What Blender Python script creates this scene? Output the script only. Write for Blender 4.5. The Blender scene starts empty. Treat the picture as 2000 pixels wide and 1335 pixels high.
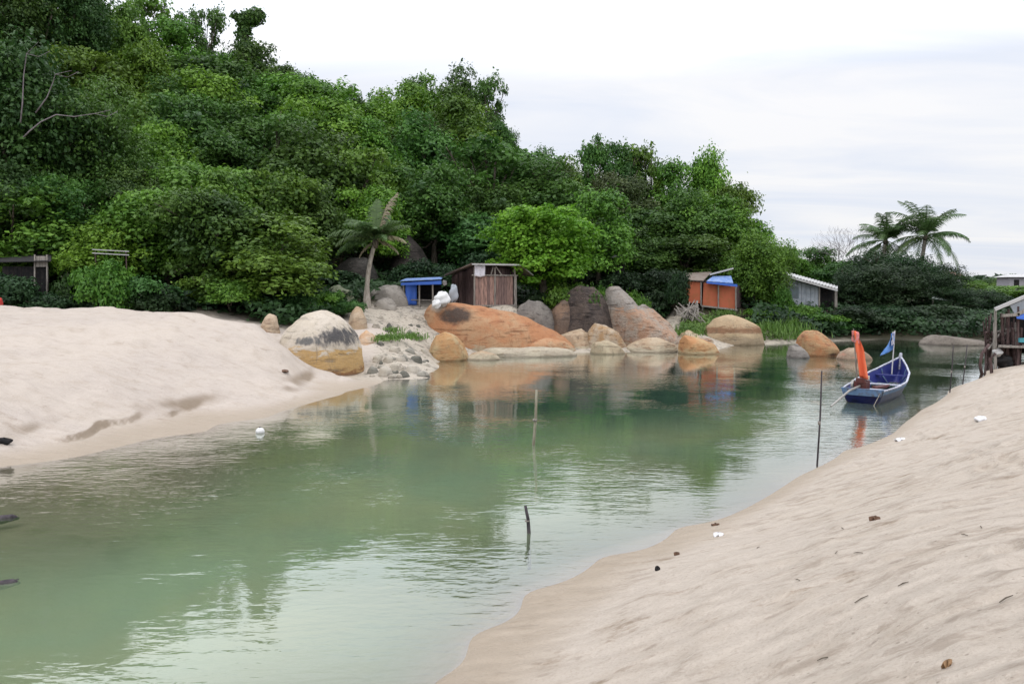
import bpy, math, random
import numpy as np
from math import radians as R, sin, cos, pi, exp, sqrt, atan2

random.seed(11)
rng = np.random.default_rng(11)
scene = bpy.context.scene
COL = scene.collection

# ------------------------------------------------------------------ camera
F, CX, CY, H = 1556.0, 1000.0, 667.5, 3.0
PITCH = math.atan(107.5 / F)
CP, SP = cos(PITCH), sin(PITCH)

def ray(px, py):
    u, v = (px - CX) / F, (CY - py) / F
    return np.array([u, CP + v * SP, -SP + v * CP])

def at(px, py, d):
    r = ray(px, py)
    return r * (d / r[1]) + np.array([0, 0, H])

def onz(px, py, z=0.0):
    r = ray(px, py)
    return r * ((z - H) / r[2]) + np.array([0, 0, H])

def project(p):
    x, y, z = p[0], p[1], p[2] - H
    f = y * CP - z * SP
    return CX + F * x / f, CY - F * (y * SP + z * CP) / f

cam = bpy.data.cameras.new('camera')
cam.sensor_width = 36.0
cam.lens = F / 2000 * 36.0
cam.clip_end = 8000
cam.clip_start = 0.1
camo = bpy.data.objects.new('camera', cam)
COL.objects.link(camo)
camo.location = (0, 0, H)
camo.rotation_euler = (pi / 2 - PITCH, 0, 0)
scene.camera = camo

# ------------------------------------------------------------------ numpy noise
_tab = rng.random((256, 256))

def vnoise(x, y):
    xi, yi = np.floor(x).astype(int), np.floor(y).astype(int)
    fx, fy = x - xi, y - yi
    fx, fy = fx * fx * (3 - 2 * fx), fy * fy * (3 - 2 * fy)
    a = _tab[xi & 255, yi & 255]; b = _tab[(xi + 1) & 255, yi & 255]
    c = _tab[xi & 255, (yi + 1) & 255]; d = _tab[(xi + 1) & 255, (yi + 1) & 255]
    return (a * (1 - fx) + b * fx) * (1 - fy) + (c * (1 - fx) + d * fx) * fy - 0.5

def fbm(x, y, octs=4):
    s, a = 0, 1.0
    for i in range(octs):
        s = s + a * vnoise(x * 2 ** i + 17.3 * i, y * 2 ** i + 9.1 * i)
        a *= 0.5
    return s

def sstep(a, b, x):
    t = np.clip((x - a) / (b - a), 0, 1)
    return t * t * (3 - 2 * t)

# ------------------------------------------------------------------ terrain
ctrl = []
def cz(px, py, z): p = onz(px, py, z); ctrl.append((p[0], p[1], z))
def cd(px, d, z): ctrl.append(((px - CX) / F * d, d, z))
def cw(x, y, z): ctrl.append((x, y, z))
def bed(px, py, z): p = onz(px, py, 0); ctrl.append((p[0], p[1], z))

# shoreline of the near beach
for px, py in [(850, 1335), (930, 1240), (1030, 1160), (1180, 1088), (1330, 1030), (1470, 985), (1560, 930), (1650, 880),
               (1745, 845), (1800, 800), (1850, 770), (1910, 740), (1927, 724)]:
    cz(px, py, 0)
for p in [(20, 31.5, 0), (26, 36, 0), (40, 42, 0), (70, 48, 0), (-1.6, 4.9, 0), (-3.2, 3.4, 0), (-6.5, 1.6, 0), (-11, -1.5, 0)]:
    cw(*p)
# the near beach itself
for px, py, z in [(1500, 1335, .75), (2000, 1335, 1.45), (1200, 1335, .38), (1250, 1200, .33), (1500, 1150, .75), (1700, 1000, .78),
                  (2000, 1000, 1.3), (2000, 1150, 1.42), (1850, 900, .75), (2000, 850, 1.2), (1900, 800, .55), (2000, 765, .95), (2000, 716, .78),
                  (1450, 1040, .17), (1750, 870, .2), (985, 1325, .08), (1060, 1240, .085), (1160, 1165, .09), (1290, 1085, .08)]:
    cz(px, py, z)
for p in [(0, 0, 1.35), (3, 0, 1.55), (6, 4, 1.7), (10, 8, 1.6), (14, 14, 1.4), (18, 18, 1.3), (20, 24, 1.0), (26, 29, .9), (36, 32, 1), (60, 30, 1.5),
          (-2, 2, .8), (0, -5, 1.6), (-6, -4, 1.0), (10, -5, 1.8), (30, 5, 2), (60, 0, 2)]:
    cw(*p)
# river bed
for px, py, z in [(400, 1100, -.8), (700, 950, -1.0), (1000, 860, -1.2), (1250, 780, -2.0), (1450, 725, -2.3), (1750, 690, -2.0), (1000, 755, -1.9),
                  (1450, 850, -.8), (200, 990, -.13), (0, 1000, -.12), (100, 955, -.05), (320, 915, -.06), (430, 895, -.10), (0, 1100, -.36), (250, 1060, -.34), (300, 1300, -.9), (700, 1250, -.5), (1100, 1000, -.6), (900, 1200, -.2), (400, 950, -.20), (750, 1330, -.22), (1050, 1090, -.22), (1300, 1000, -.25), (1850, 700, -1.0),
                  (-300, 1200, -.8), (800, 800, -1.0), (1300, 707, -1.9), (1560, 715, -2.2), (1150, 715, -1.8), (600, 850, -.55), (1650, 800, -.6)]:
    bed(px, py, z)
for p in [(-12, 4, -.9), (-20, 0, -1), (24, 39, -.9), (40, 47, -1), (70, 54, -1)]: cw(*p)
# left sand shore
for px, py in [(-900, 1080), (-500, 990), (-200, 940), (0, 912), (200, 880), (400, 842), (520, 815), (620, 783), (740, 749), (760, 741), (835, 738)]:
    cz(px, py, 0)
for px, py, z in [(0, 885, .12), (200, 838, .12), (370, 803, .12), (600, 758, .12)]: cz(px, py, z)
for px, py, z in [(0, 760, .95), (200, 740, .9), (200, 800, .36), (400, 760, .5), (560, 700, .85), (0, 840, .38), (-300, 800, .9), (600, 741, .2), (660, 744, .12), (700, 745, .09), (690, 755, .05), (650, 766, .06), (560, 694, .9)]: cz(px, py, z)
for px, py, z in [(-600, 585, 2.5), (-300, 592, 2.4), (0, 597, 2.35), (100, 606, 2.25), (280, 605, 2.2), (400, 618, 2.05), (500, 636, 1.75)]:
    cz(px, py, z)
for px, d, z in [(-300, 27, 1.9), (0, 30, 1.8), (150, 30.5, 1.7), (300, 31, 1.7), (420, 28.5, 1.5), (520, 28.5, 1.3), (600, 30.5, 1.3), (640, 27.2, .05), (680, 27.4, .05), (715, 27.4, .12), (600, 26.2, .35), (690, 29.6, .7)]: cd(px, d, z)
# rocky far bank
for px, py in [(850, 708), (920, 693), (1020, 690), (1130, 688), (1220, 687), (1320, 687), (1400, 683)]: cz(px, py, 0)
for px, d in [(1440, 41), (1540, 42.5), (1650, 44.5), (1740, 46), (1830, 44), (1930, 43.5), (2100, 46), (2500, 52)]: cd(px, d, 0)
for px, py, z in [(775, 660, 1.0), (790, 700, .4), (750, 612, 1.8), (850, 602, 1.95), (1000, 602, 1.95), (1080, 660, .5), (1150, 665, .3), (1250, 655, .4), (1290, 610, 1.5), (1100, 612, 1.4), (1200, 610, 1.5), (1350, 650, .6), (1000, 672, .3), (1300, 665, .3)]: cz(px, py, z)
for px, d, z in [(1330, 46, 1.8), (1430, 47, 1.7), (1520, 48.5, 1.5), (1620, 50, 1.3), (1480, 44, .6), (1750, 52, .9), (1870, 49, .7), (1950, 50, .9), (2200, 56, 1.2)]: cd(px, d, z)
# the hill: foot, then ridge
for px, d, z in [(-900, 30, 2.4), (-300, 33, 2.3), (0, 33, 2.2), (250, 33, 2.3), (450, 33.5, 2.2), (650, 37, 2.3), (800, 43, 2.5), (1000, 45, 2.5), (1200, 47, 2.4), (1400, 51, 2.2), (1550, 54, 1.7)]: cd(px, d, z)
RIDGE = [(-1500, 58, 24), (-900, 60, 23.5), (-300, 64, 22.5), (0, 66, 21.5), (300, 68, 19.5), (500, 70, 17), (650, 72, 13.5), (750, 74, 14), (900, 74, 15), (980, 73, 12), (1050, 72, 9), (1150, 68, 7.5), (1250, 66, 7.2), (1420, 62, 5.5), (1500, 60, 2.6), (1600, 62, 1.4)]
for p in RIDGE: cd(*p)
for px, d, z in [(-900, 100, 20), (0, 110, 16), (500, 110, 12), (900, 110, 8), (1300, 100, 3), (1600, 95, 1.2), (1900, 90, 1.2), (2300, 90, 1.4), (3000, 80, 1.4)]: cd(px, d, z)
for x in (-300, -120, 0, 120, 300):
    for y in (170, 300): cw(x, y, 1.2)

ctrl = np.array(ctrl)
def _solve():
    P = ctrl[:, :2]
    A = np.sqrt(((P[:, None] - P[None]) ** 2).sum(-1) + 0.04)
    n = len(P)
    M = np.zeros((n + 1, n + 1)); M[:n, :n] = A + np.eye(n) * 0.01; M[:n, n] = 1; M[n, :n] = 1
    return np.linalg.solve(M, np.append(ctrl[:, 2], 0))
_w = _solve()

PXB = [-3000, -600, 0, 250, 450, 530, 600, 680, 720, 860, 1000, 1150, 1250, 1330, 1450, 1560, 1640, 1740, 1830, 2000, 3000]
DB = [30, 30, 30.5, 31, 31.5, 29.5, 30.5, 34.5, 38, 42, 43, 43, 42, 46.5, 43, 44, 44.1, 45.6, 43.3, 43.6, 48]

def base_height(x, y):
    out = np.empty(x.shape)
    fx, fy, fo = x.ravel(), y.ravel(), out.reshape(-1)
    for i in range(0, fx.size, 20000):
        D = np.sqrt((fx[i:i + 20000, None] - ctrl[None, :, 0]) ** 2 + (fy[i:i + 20000, None] - ctrl[None, :, 1]) ** 2 + 0.04)
        fo[i:i + 20000] = D @ _w[:-1] + _w[-1]
    f = sstep(160, 260, y)
    return out * (1 - f) + 1.2 * f

def forest_mask(x, y):
    px = CX + F * x / np.maximum(y, 1)
    b = np.interp(px, PXB, DB)
    return sstep(-.6, .6, y - b + 1.6 * fbm(x * .5, y * .5, 3)) * (y > 12)

_ft = []
for tk in range(11):                                    # tracks of footprints along the beach
    x0, y0 = rng.uniform(1.0, 9.0), rng.uniform(3.5, 13); hd = rng.uniform(.6, 1.2)
    for st_ in range(26):
        hd += rng.normal(0, .05); sg = (st_ % 2 - .5) * .22
        x0 += cos(hd) * .42; y0 += sin(hd) * .42
        _ft.append((x0 - sin(hd) * sg + rng.normal(0, .03), y0 + cos(hd) * sg + rng.normal(0, .03), rng.uniform(.07, .11), rng.uniform(.025, .05), hd + rng.normal(0, .15)))
foot = np.array(_ft)

def height(x, y):
    z = base_height(x, y)
    right = sstep(-3, 1, x - (y - 16) * .55 + 4) * (y < 33)          # the near beach
    left = (x < -3.6) * (y < 31) * (y > 6)
    fm = forest_mask(x, y)
    above = sstep(0.03, .35, z)
    z = z + above * right * .022 * fbm(x * 5.5, y * 5.5, 3) + above * right * (.035 * fbm(x * 2.2 + y * .7, y * 2.2 - x * .7, 4) + .06 * fbm(x * .55, y * .55, 3))
    # eroded lip along the left sand shore
    lip = sstep(-.05, .3, fbm(x * .8 + 3, y * .8, 3))
    z = z + left * (.085 * lip * sstep(.12, .135, z + .04 * fbm(x * 1.3, y * 1.3, 2)) + above * (.05 * fbm(x * .9, y * .9, 4) + .02 * fbm(x * 3, y * 3, 2)))
    z = z + left * sstep(1.6, 2.1, z) * .10 * fbm(x * 1.1 + 5, y * .4, 2)
    rocky = (1 - np.maximum(right, left)) * above * (1 - fm) * (y < 60)
    z = z + rocky * .12 * fbm(x * 1.1, y * 1.1, 4)
    z = z + fm * above * .5 * fbm(x * .25, y * .25, 3)
    return z

def hgt(x, y):
    return float(height(np.array([float(x)]), np.array([float(y)]))[0])

def ground_hit(px, py, d0=2.0, d1=90.0):
    ds = np.concatenate([np.arange(d0, 30, .05), np.arange(30, d1, .2)])
    r = ray(px, py)
    X, Y, Z = r[0] / r[1] * ds, ds, H + r[2] / r[1] * ds
    hz = height(X, Y)
    k = np.argmax(Z <= hz)
    return np.array([X[k], Y[k], hz[k]])

# ------------------------------------------------------------------ object helpers
def link(o): COL.objects.link(o); return o

def mesh_np(name, V, Q, smooth=False):
    V = np.asarray(V, dtype=np.float32); Q = np.asarray(Q, dtype=np.int32)
    me = bpy.data.meshes.new(name)
    me.vertices.add(len(V)); me.vertices.foreach_set('co', V.ravel())
    k = Q.shape[1]
    me.loops.add(Q.size); me.loops.foreach_set('vertex_index', Q.ravel())
    me.polygons.add(len(Q)); me.polygons.foreach_set('loop_start', np.arange(0, Q.size, k, dtype=np.int32))
    if smooth: me.polygons.foreach_set('use_smooth', np.ones(len(Q), dtype=bool))
    me.update(calc_edges=True); me.validate()
    return me

def props(o, label=None, cat=None, group=None, kind=None):
    if label: o['label'] = label
    if cat: o['category'] = cat
    if group: o['group'] = group
    if kind: o['kind'] = kind
    return o

def thing(name, label, cat, loc, group=None, rz=0):
    o = bpy.data.objects.new(name, None); o.empty_display_size = .2
    o.location = [float(v) for v in loc]; o.rotation_euler[2] = rz
    return props(link(o), label, cat, group)

def rootloc(o):
    while o.parent: o = o.parent
    return np.array(o.location)

def put(name, me, mat=None, parent=None):
    o = bpy.data.objects.new(name, me)
    if mat: me.materials.clear(); me.materials.append(mat)
    link(o)
    if parent: o.parent = parent
    return o

def copy_tree(root, loc, scale=(1, 1, 1), rz=0, label=None, group=None):
    r = root.copy(); link(r); r.location = [float(v) for v in loc]; r.scale = scale; r.rotation_euler = (0, 0, rz)
    if label: r['label'] = label
    if group: r['group'] = group
    for ch in list(root.children):
        c = ch.copy(); link(c); c.parent = r
        for g in list(ch.children):
            d = g.copy(); link(d); d.parent = c
    return r

class MB:
    def __init__(s): s.V, s.Fc = [], []
    def add(s, verts, faces):
        b = len(s.V); s.V += [tuple(float(c) for c in v) for v in verts]; s.Fc += [tuple(b + i for i in f) for f in faces]; return s
    def box(s, c, size, rz=0, ax=None, ay=None, az=None):
        c = np.array(c, float); sx, sy, sz = [v / 2 for v in size]
        if ax is None: ax, ay = np.array([cos(rz), sin(rz), 0]), np.array([-sin(rz), cos(rz), 0])
        else: ax, ay = np.array(ax, float), np.array(ay, float)
        ax = ax / np.linalg.norm(ax); ay = ay / np.linalg.norm(ay)
        az = np.cross(ax, ay)
        vs = [c + i * sx * ax + j * sy * ay + k * sz * az for k in (-1, 1) for i, j in ((-1, -1), (1, -1), (1, 1), (-1, 1))]
        return s.add(vs, [(3, 2, 1, 0), (4, 5, 6, 7), (0, 1, 5, 4), (1, 2, 6, 5), (2, 3, 7, 6), (3, 0, 4, 7)])
    def bar(s, a, b, w, h=None):
        a, b = np.array(a, float), np.array(b, float); d = b - a; L = np.linalg.norm(d)
        up = np.array([0, 0, 1.]) if abs(d[2]) / L < .95 else np.array([1., 0, 0])
        side = np.cross(up, d / L)
        return s.box((a + b) / 2, (L, w, h or w), ax=d / L, ay=side)
    def tube(s, pts, rad, n=8, cap=True):
        pts = [np.array(p, float) for p in pts]; m = len(pts)
        if not hasattr(rad, '__len__'): rad = [rad] * m
        vs = []; ref = np.array([.31, .17, .93])
        for i, p in enumerate(pts):
            t = pts[min(i + 1, m - 1)] - pts[max(i - 1, 0)]; t = t / (np.linalg.norm(t) + 1e-9)
            r_ = ref if abs(t @ ref) < .9 else np.array([1., 0, 0])
            a = np.cross(t, r_); a /= np.linalg.norm(a); b = np.cross(t, a)
            for k in range(n):
                th = 2 * pi * k / n; vs.append(p + rad[i] * (cos(th) * a + sin(th) * b))
        fs = [(i * n + k, i * n + (k + 1) % n, (i + 1) * n + (k + 1) % n, (i + 1) * n + k) for i in range(m - 1) for k in range(n)]
        if cap: fs += [tuple(range(n - 1, -1, -1)), tuple((m - 1) * n + k for k in range(n))]
        return s.add(vs, fs)
    def sheet(s, grid, t=.02):
        g = np.array(grid, float); nu, nv = g.shape[:2]
        nrm = np.cross(g[-1, 0] - g[0, 0], g[0, -1] - g[0, 0]); nrm = nrm / np.linalg.norm(nrm)
        top = (g + nrm * t / 2).reshape(-1, 3); bot = (g - nrm * t / 2).reshape(-1, 3); N = nu * nv
        fs = []
        for i in range(nu - 1):
            for j in range(nv - 1):
                q = (i * nv + j, (i + 1) * nv + j, (i + 1) * nv + j + 1, i * nv + j + 1)
                fs.append(q); fs.append(tuple(N + k for k in reversed(q)))
        rim = [i * nv for i in range(nu)] + [(nu - 1) * nv + j for j in range(1, nv)] + [i * nv + nv - 1 for i in range(nu - 2, -1, -1)] + [j for j in range(nv - 2, 0, -1)]
        for a, b in zip(rim, rim[1:] + rim[:1]): fs.append((b, a, N + a, N + b))
        return s.add(np.vstack([top, bot]), fs)
    def build(s, name, mat, parent=None, smooth=False):
        V = np.array(s.V)
        if parent is not None: V = V - rootloc(parent)
        me = bpy.data.meshes.new(name); me.from_pydata(V.tolist(), [], s.Fc); me.validate()
        if smooth: me.polygons.foreach_set('use_smooth', [True] * len(me.polygons))
        me.update()
        return put(name, me, mat, parent)

# ------------------------------------------------------------------ materials
class NT:
    def __init__(s, name):
        s.m = bpy.data.materials.new(name); s.m.use_nodes = True; s.t = s.m.node_tree; s.t.nodes.clear()
        s.out = s.n('ShaderNodeOutputMaterial')
    def n(s, typ, **kw):
        nd = s.t.nodes.new(typ)
        for k, v in kw.items(): setattr(nd, k, v)
        return nd
    def l(s, a, b): s.t.links.new(a, b)
    def set(s, sock, v):
        if isinstance(v, bpy.types.NodeSocket): s.l(v, sock)
        elif isinstance(v, (tuple, list)) and len(v) == 3 and sock.type == 'RGBA': sock.default_value = (*v, 1)
        else: sock.default_value = v
    def math(s, op, a, b=0.0, c=0.0, clamp=False):
        nd = s.n('ShaderNodeMath', operation=op, use_clamp=clamp)
        for i, v in enumerate((a, b, c)): s.set(nd.inputs[i], v)
        return nd.outputs[0]
    def mix(s, f, a, b, mode='MIX'):
        nd = s.n('ShaderNodeMix', data_type='RGBA', blend_type=mode)
        s.set(nd.inputs[0], f); s.set(nd.inputs[6], a); s.set(nd.inputs[7], b)
        return nd.outputs[2]
    def noise(s, vec, scale, detail=4, rough=.55, dist=0.0):
        nd = s.n('ShaderNodeTexNoise'); nd.inputs['Scale'].default_value = scale; nd.inputs['Detail'].default_value = detail
        nd.inputs['Roughness'].default_value = rough; nd.inputs['Distortion'].default_value = dist
        if vec is not None: s.l(vec, nd.inputs['Vector'])
        return nd.outputs['Fac']
    def ss(s, v, a, b):
        nd = s.n('ShaderNodeMapRange', interpolation_type='SMOOTHSTEP')
        s.set(nd.inputs['Value'], v); s.set(nd.inputs['From Min'], a); s.set(nd.inputs['From Max'], b)
        return nd.outputs['Result']
    def mapv(s, vec, scale=(1, 1, 1), rot=(0, 0, 0)):
        nd = s.n('ShaderNodeMapping'); nd.inputs['Scale'].default_value = scale; nd.inputs['Rotation'].default_value = rot
        s.l(vec, nd.inputs['Vector']); return nd.outputs[0]
    def pos(s): return s.n('ShaderNodeNewGeometry').outputs['Position']
    def obj(s): return s.n('ShaderNodeTexCoord').outputs['Object']
    def xyz(s, v):
        nd = s.n('ShaderNodeSeparateXYZ'); s.l(v, nd.inputs[0]); return nd.outputs
    def attr(s, name): return s.n('ShaderNodeAttribute', attribute_name=name).outputs['Fac']
    def bump(s, h, strength=.5, dist=.05):
        nd = s.n('ShaderNodeBump'); nd.inputs['Strength'].default_value = strength; nd.inputs['Distance'].default_value = dist
        s.l(h, nd.inputs['Height']); return nd.outputs[0]
    def principled(s, color, rough=.8, normal=None, spec=.3, metal=0.0):
        nd = s.n('ShaderNodeBsdfPrincipled'); s.set(nd.inputs['Base Color'], color); s.set(nd.inputs['Roughness'], rough)
        nd.inputs['Specular IOR Level'].default_value = spec; nd.inputs['Metallic'].default_value = metal
        if normal is not None: s.l(normal, nd.inputs['Normal'])
        s.l(nd.outputs[0], s.out.inputs[0]); return s.m

def paint(name, c, rough=.6, var=.35, scale=6.0, spec=.3, dirt=(.08, .06, .05), metal=0.0):
    k = NT(name); p = k.obj()
    f = k.ss(k.noise(p, scale, 6), .42, .72)
    g = k.noise(k.mapv(p, (1, 1, .25)), scale * 3, 4)
    col = k.mix(k.math('MULTIPLY', f, var), c, dirt)
    col = k.mix(k.math('MULTIPLY', g, .3), col, tuple(v * .6 for v in c))
    return k.principled(col, rough, k.bump(g, .25, .01), spec, metal)

def planks(name, a, b, rough=.85):
    k = NT(name); p = k.obj()
    isl = k.n('ShaderNodeNewGeometry').outputs['Random Per Island']
    g = k.noise(k.mapv(p, (14, 14, 1.2)), 2.0, 6)
    col = k.mix(isl, a, b)
    col = k.mix(k.ss(g, .35, .75), col, tuple(v * .5 for v in a))
    return k.principled(col, rough, k.bump(g, .5, .01), .15)

def leafmat(name, lo, hi, transl=.3):
    k = NT(name)
    t = k.attr('tint')
    rnd = k.n('ShaderNodeObjectInfo').outputs['Random']
    col = k.mix(t, lo, hi)
    hsv = k.n('ShaderNodeHueSaturation'); k.l(col, hsv.inputs['Color'])
    k.set(hsv.inputs['Hue'], k.math('MULTIPLY_ADD', rnd, .03, .485)); k.set(hsv.inputs['Value'], k.math('MULTIPLY_ADD', rnd, .40, .82)); hsv.inputs['Saturation'].default_value = 1.0
    pr = k.n('ShaderNodeBsdfPrincipled'); k.l(hsv.outputs[0], pr.inputs['Base Color']); pr.inputs['Roughness'].default_value = .5; pr.inputs['Specular IOR Level'].default_value = .25
    tr = k.n('ShaderNodeBsdfTranslucent'); k.l(hsv.outputs[0], tr.inputs['Color'])
    mx = k.n('ShaderNodeMixShader'); mx.inputs[0].default_value = transl; k.l(pr.outputs[0], mx.inputs[1]); k.l(tr.outputs[0], mx.inputs[2])
    k.l(mx.outputs[0], k.out.inputs[0]); return k.m

def barkmat(name, a, b):
    k = NT(name); p = k.obj()
    g = k.noise(k.mapv(p, (6, 6, 1.5)), 2.5, 5)
    return k.principled(k.mix(k.ss(g, .3, .7), a, b), .9, k.bump(g, .6, .03), .1)

M = {}
M['leaf_dark'] = leafmat('leaf_dark', (.026, .070, .014), (.092, .185, .030))
M['leaf_mid'] = leafmat('leaf_mid', (.044, .108, .013), (.150, .275, .034))
M['leaf_bright'] = leafmat('leaf_bright', (.054, .130, .012), (.175, .315, .032))
M['leaf_lime'] = leafmat('leaf_lime', (.085, .235, .016), (.24, .47, .05), .4)
M['leaf_olive'] = leafmat('leaf_olive', (.045, .070, .022), (.105, .135, .044))
M['leaf_blue'] = leafmat('leaf_blue', (.022, .064, .016), (.072, .160, .034))
M['leaf_shaded'] = leafmat('leaf_shaded', (.011, .030, .011), (.036, .078, .024))  # darker than leaf_dark: understory and waterside shade put into the leaf colour
M['leaf_palm'] = leafmat('leaf_palm', (.040, .082, .025), (.11, .18, .060))
M['leaf_dry'] = leafmat('leaf_dry', (.17, .15, .09), (.30, .26, .17), .2)
M['grass'] = leafmat('grass', (.06, .13, .02), (.14, .23, .05), .3)
M['bark'] = barkmat('bark', (.05, .04, .03), (.16, .14, .11))
M['bark_pale'] = barkmat('bark_pale', (.22, .19, .16), (.42, .38, .33))
M['bark_grey'] = barkmat('bark_grey', (.13, .11, .12), (.24, .21, .22))

def ground_material():
    k = NT('ground')
    P = k.pos(); z = k.xyz(P)[2]
    fo = k.attr('forest')
    big = k.noise(P, .35, 5); mid = k.noise(P, 2.3, 6, .6); fine = k.noise(P, 38, 4, .6)
    streak = k.noise(k.mapv(P, (1.3, 3.0, 1), (0, 0, R(38))), 2.0, 8, .72, .5)
    sand = k.mix(k.ss(big, .35, .65), (.475, .415, .36), (.44, .385, .34))
    bch = k.attr('beach')
    sand = k.mix(k.math('MULTIPLY', bch, k.math('MULTIPLY_ADD', k.ss(big, .3, .7), .4, .6)), sand, (.44, .383, .322))
    sand = k.mix(k.math('MULTIPLY', k.ss(mid, .45, .75), .35), sand, (.33, .265, .20))
    sand = k.mix(k.math('MULTIPLY', k.math('MULTIPLY', k.ss(streak, .48, .66), k.math('MULTIPLY_ADD', k.ss(big, .40, .58), .42, .16)), k.math('MULTIPLY_ADD', bch, .75, .25)), sand, (.215, .17, .13))
    sand = k.mix(k.math('MULTIPLY', k.ss(fine, .48, .72), .34), sand, (.27, .22, .175))
    speck = k.n('ShaderNodeTexVoronoi'); speck.inputs['Scale'].default_value = 1.0
    k.l(k.mapv(P, (3.4, 8.5, 5), (0, 0, R(38))), speck.inputs['Vector'])
    sp = k.math('MULTIPLY', k.ss(k.math('ADD', speck.outputs['Distance'], k.math('MULTIPLY', k.math('SUBTRACT', fine, .5), .25)), .30, .10), k.ss(mid, .46, .6))
    sand = k.mix(k.math('MULTIPLY', sp, k.math('MULTIPLY_ADD', bch, .30, .06)), sand, (.17, .13, .10))
    sp2 = k.n('ShaderNodeTexVoronoi'); sp2.inputs['Scale'].default_value = 9.0; k.l(P, sp2.inputs['Vector'])
    sand = k.mix(k.math('MULTIPLY', k.math('MULTIPLY', k.math('LESS_THAN', sp2.outputs['Distance'], .10), k.math('GREATER_THAN', big, .52)), .4), sand, (.11, .085, .065))
    dirt = k.math('MULTIPLY', k.ss(k.noise(k.mapv(P, (.5, 1.3, 1), (0, 0, R(38))), 1.6, 8, .72), .56, .68), k.ss(mid, .42, .6))
    sand = k.mix(k.math('MULTIPLY', dirt, k.math('MULTIPLY_ADD', bch, .45, .35)), sand, (.17, .12, .075))
    nz_ = k.xyz(k.n('ShaderNodeNewGeometry').outputs['Normal'])[2]
    scarp = k.math('MULTIPLY', k.math('MULTIPLY', k.ss(nz_, .95, .84), k.ss(z, .5, .3)), k.math('SUBTRACT', 1.0, bch))
    sand = k.mix(k.math('MULTIPLY', scarp, .75), sand, (.17, .125, .08))
    zw = k.math('ADD', z, k.math('MULTIPLY', k.math('SUBTRACT', mid, .5), .12))
    wet = k.math('SUBTRACT', 1.0, k.ss(zw, .03, .19))
    sand = k.mix(k.math('MULTIPLY', wet, .8), sand, (.315, .255, .19))
    bedc = k.mix(k.ss(z, -.75, -.02), (.24, .225, .13), (.36, .305, .215))
    bedc = k.mix(k.math('MULTIPLY', k.ss(k.noise(P, 1.1, 5), .52, .7), .5), bedc, (.15, .155, .07))
    sand = k.mix(k.ss(z, .0, -.03), sand, bedc)
    # pebbly ground on the far bank
    rk = k.attr('rocky')
    rocky = k.mix(k.ss(k.noise(P, 1.7, 7, .65), .5, .68), (.42, .37, .305), (.17, .155, .13))
    rocky = k.mix(k.math('MULTIPLY', k.ss(k.noise(P, 7, 4), .55, .66), .7), rocky, (.10, .095, .08))
    col = k.mix(rk, sand, rocky)
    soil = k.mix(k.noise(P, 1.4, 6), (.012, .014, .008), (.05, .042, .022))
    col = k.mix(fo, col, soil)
    hgt_ = k.math('ADD', k.math('MULTIPLY', streak, .6), k.math('ADD', k.math('MULTIPLY', mid, .5), k.math('MULTIPLY', fine, .12)))
    hgt_ = k.math('SUBTRACT', hgt_, k.math('MULTIPLY', sp, .08))
    rough = k.math('SUBTRACT', .95, k.math('MULTIPLY', wet, .45))
    return k.principled(col, rough, k.bump(hgt_, .8, .12), .2)
M['ground'] = ground_material()

def water_material():
    k = NT('water')
    P = k.pos()
    dep = k.attr('depth')
    # ripples: two trains of short waves, calmer in patches
    w1 = k.noise(k.mapv(P, (1.0, 2.6, 1), (0, 0, R(18))), 2.2, 3, .5, .4)
    w2 = k.noise(k.mapv(P, (1.0, 2.2, 1), (0, 0, R(-14))), 5.2, 2, .5, .3)
    w3 = k.noise(P, .9, 2, .5)
    patch = k.ss(k.noise(P, .22, 3), .40, .66)
    hh = k.math('ADD', k.math('MULTIPLY', w1, 1.0), k.math('ADD', k.math('MULTIPLY', w2, .62), k.math('MULTIPLY', w3, .7)))
    hh = k.math('MULTIPLY', hh, k.math('MULTIPLY_ADD', patch, .85, .15))
    bm = k.bump(hh, .22, .045)
    def tex(v): 
        nd = k.n('ShaderNodeMath', operation='EXPONENT'); k.l(k.math('MULTIPLY', dep, v), nd.inputs[0]); return nd.outputs[0]
    comb = k.n('ShaderNodeCombineColor')
    for i, v in enumerate((-.62, -.26, -.55)): k.l(tex(v), comb.inputs[i])
    tr = k.n('ShaderNodeBsdfTransparent'); k.l(comb.outputs[0], tr.inputs[0])
    df = k.n('ShaderNodeBsdfDiffuse')
    shal = k.mix(k.ss(k.noise(P, .3, 4), .35, .65), (.300, .345, .205), (.245, .335, .220))
    k.l(k.mix(k.ss(dep, .85, 1.8), shal, (.050, .105, .078)), df.inputs['Color'])
    turb = k.math('SUBTRACT', 1.0, tex(-.80))
    body = k.n('ShaderNodeMixShader'); k.l(turb, body.inputs[0]); k.l(tr.outputs[0], body.inputs[1]); k.l(df.outputs[0], body.inputs[2])
    gl = k.n('ShaderNodeBsdfGlossy'); gl.inputs['Roughness'].default_value = .02; gl.inputs['Color'].default_value = (.95, .97, .97, 1); k.l(bm, gl.inputs['Normal'])
    fr = k.n('ShaderNodeFresnel'); fr.inputs['IOR'].default_value = 1.5; k.l(bm, fr.inputs['Normal'])
    mx = k.n('ShaderNodeMixShader'); k.l(k.math('MINIMUM', k.math('MULTIPLY', fr.outputs[0], 1.6), .96), mx.inputs[0]); k.l(body.outputs[0], mx.inputs[1]); k.l(gl.outputs[0], mx.inputs[2])
    k.l(mx.outputs[0], k.out.inputs[0]); return k.m
M['water'] = water_material()

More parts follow.
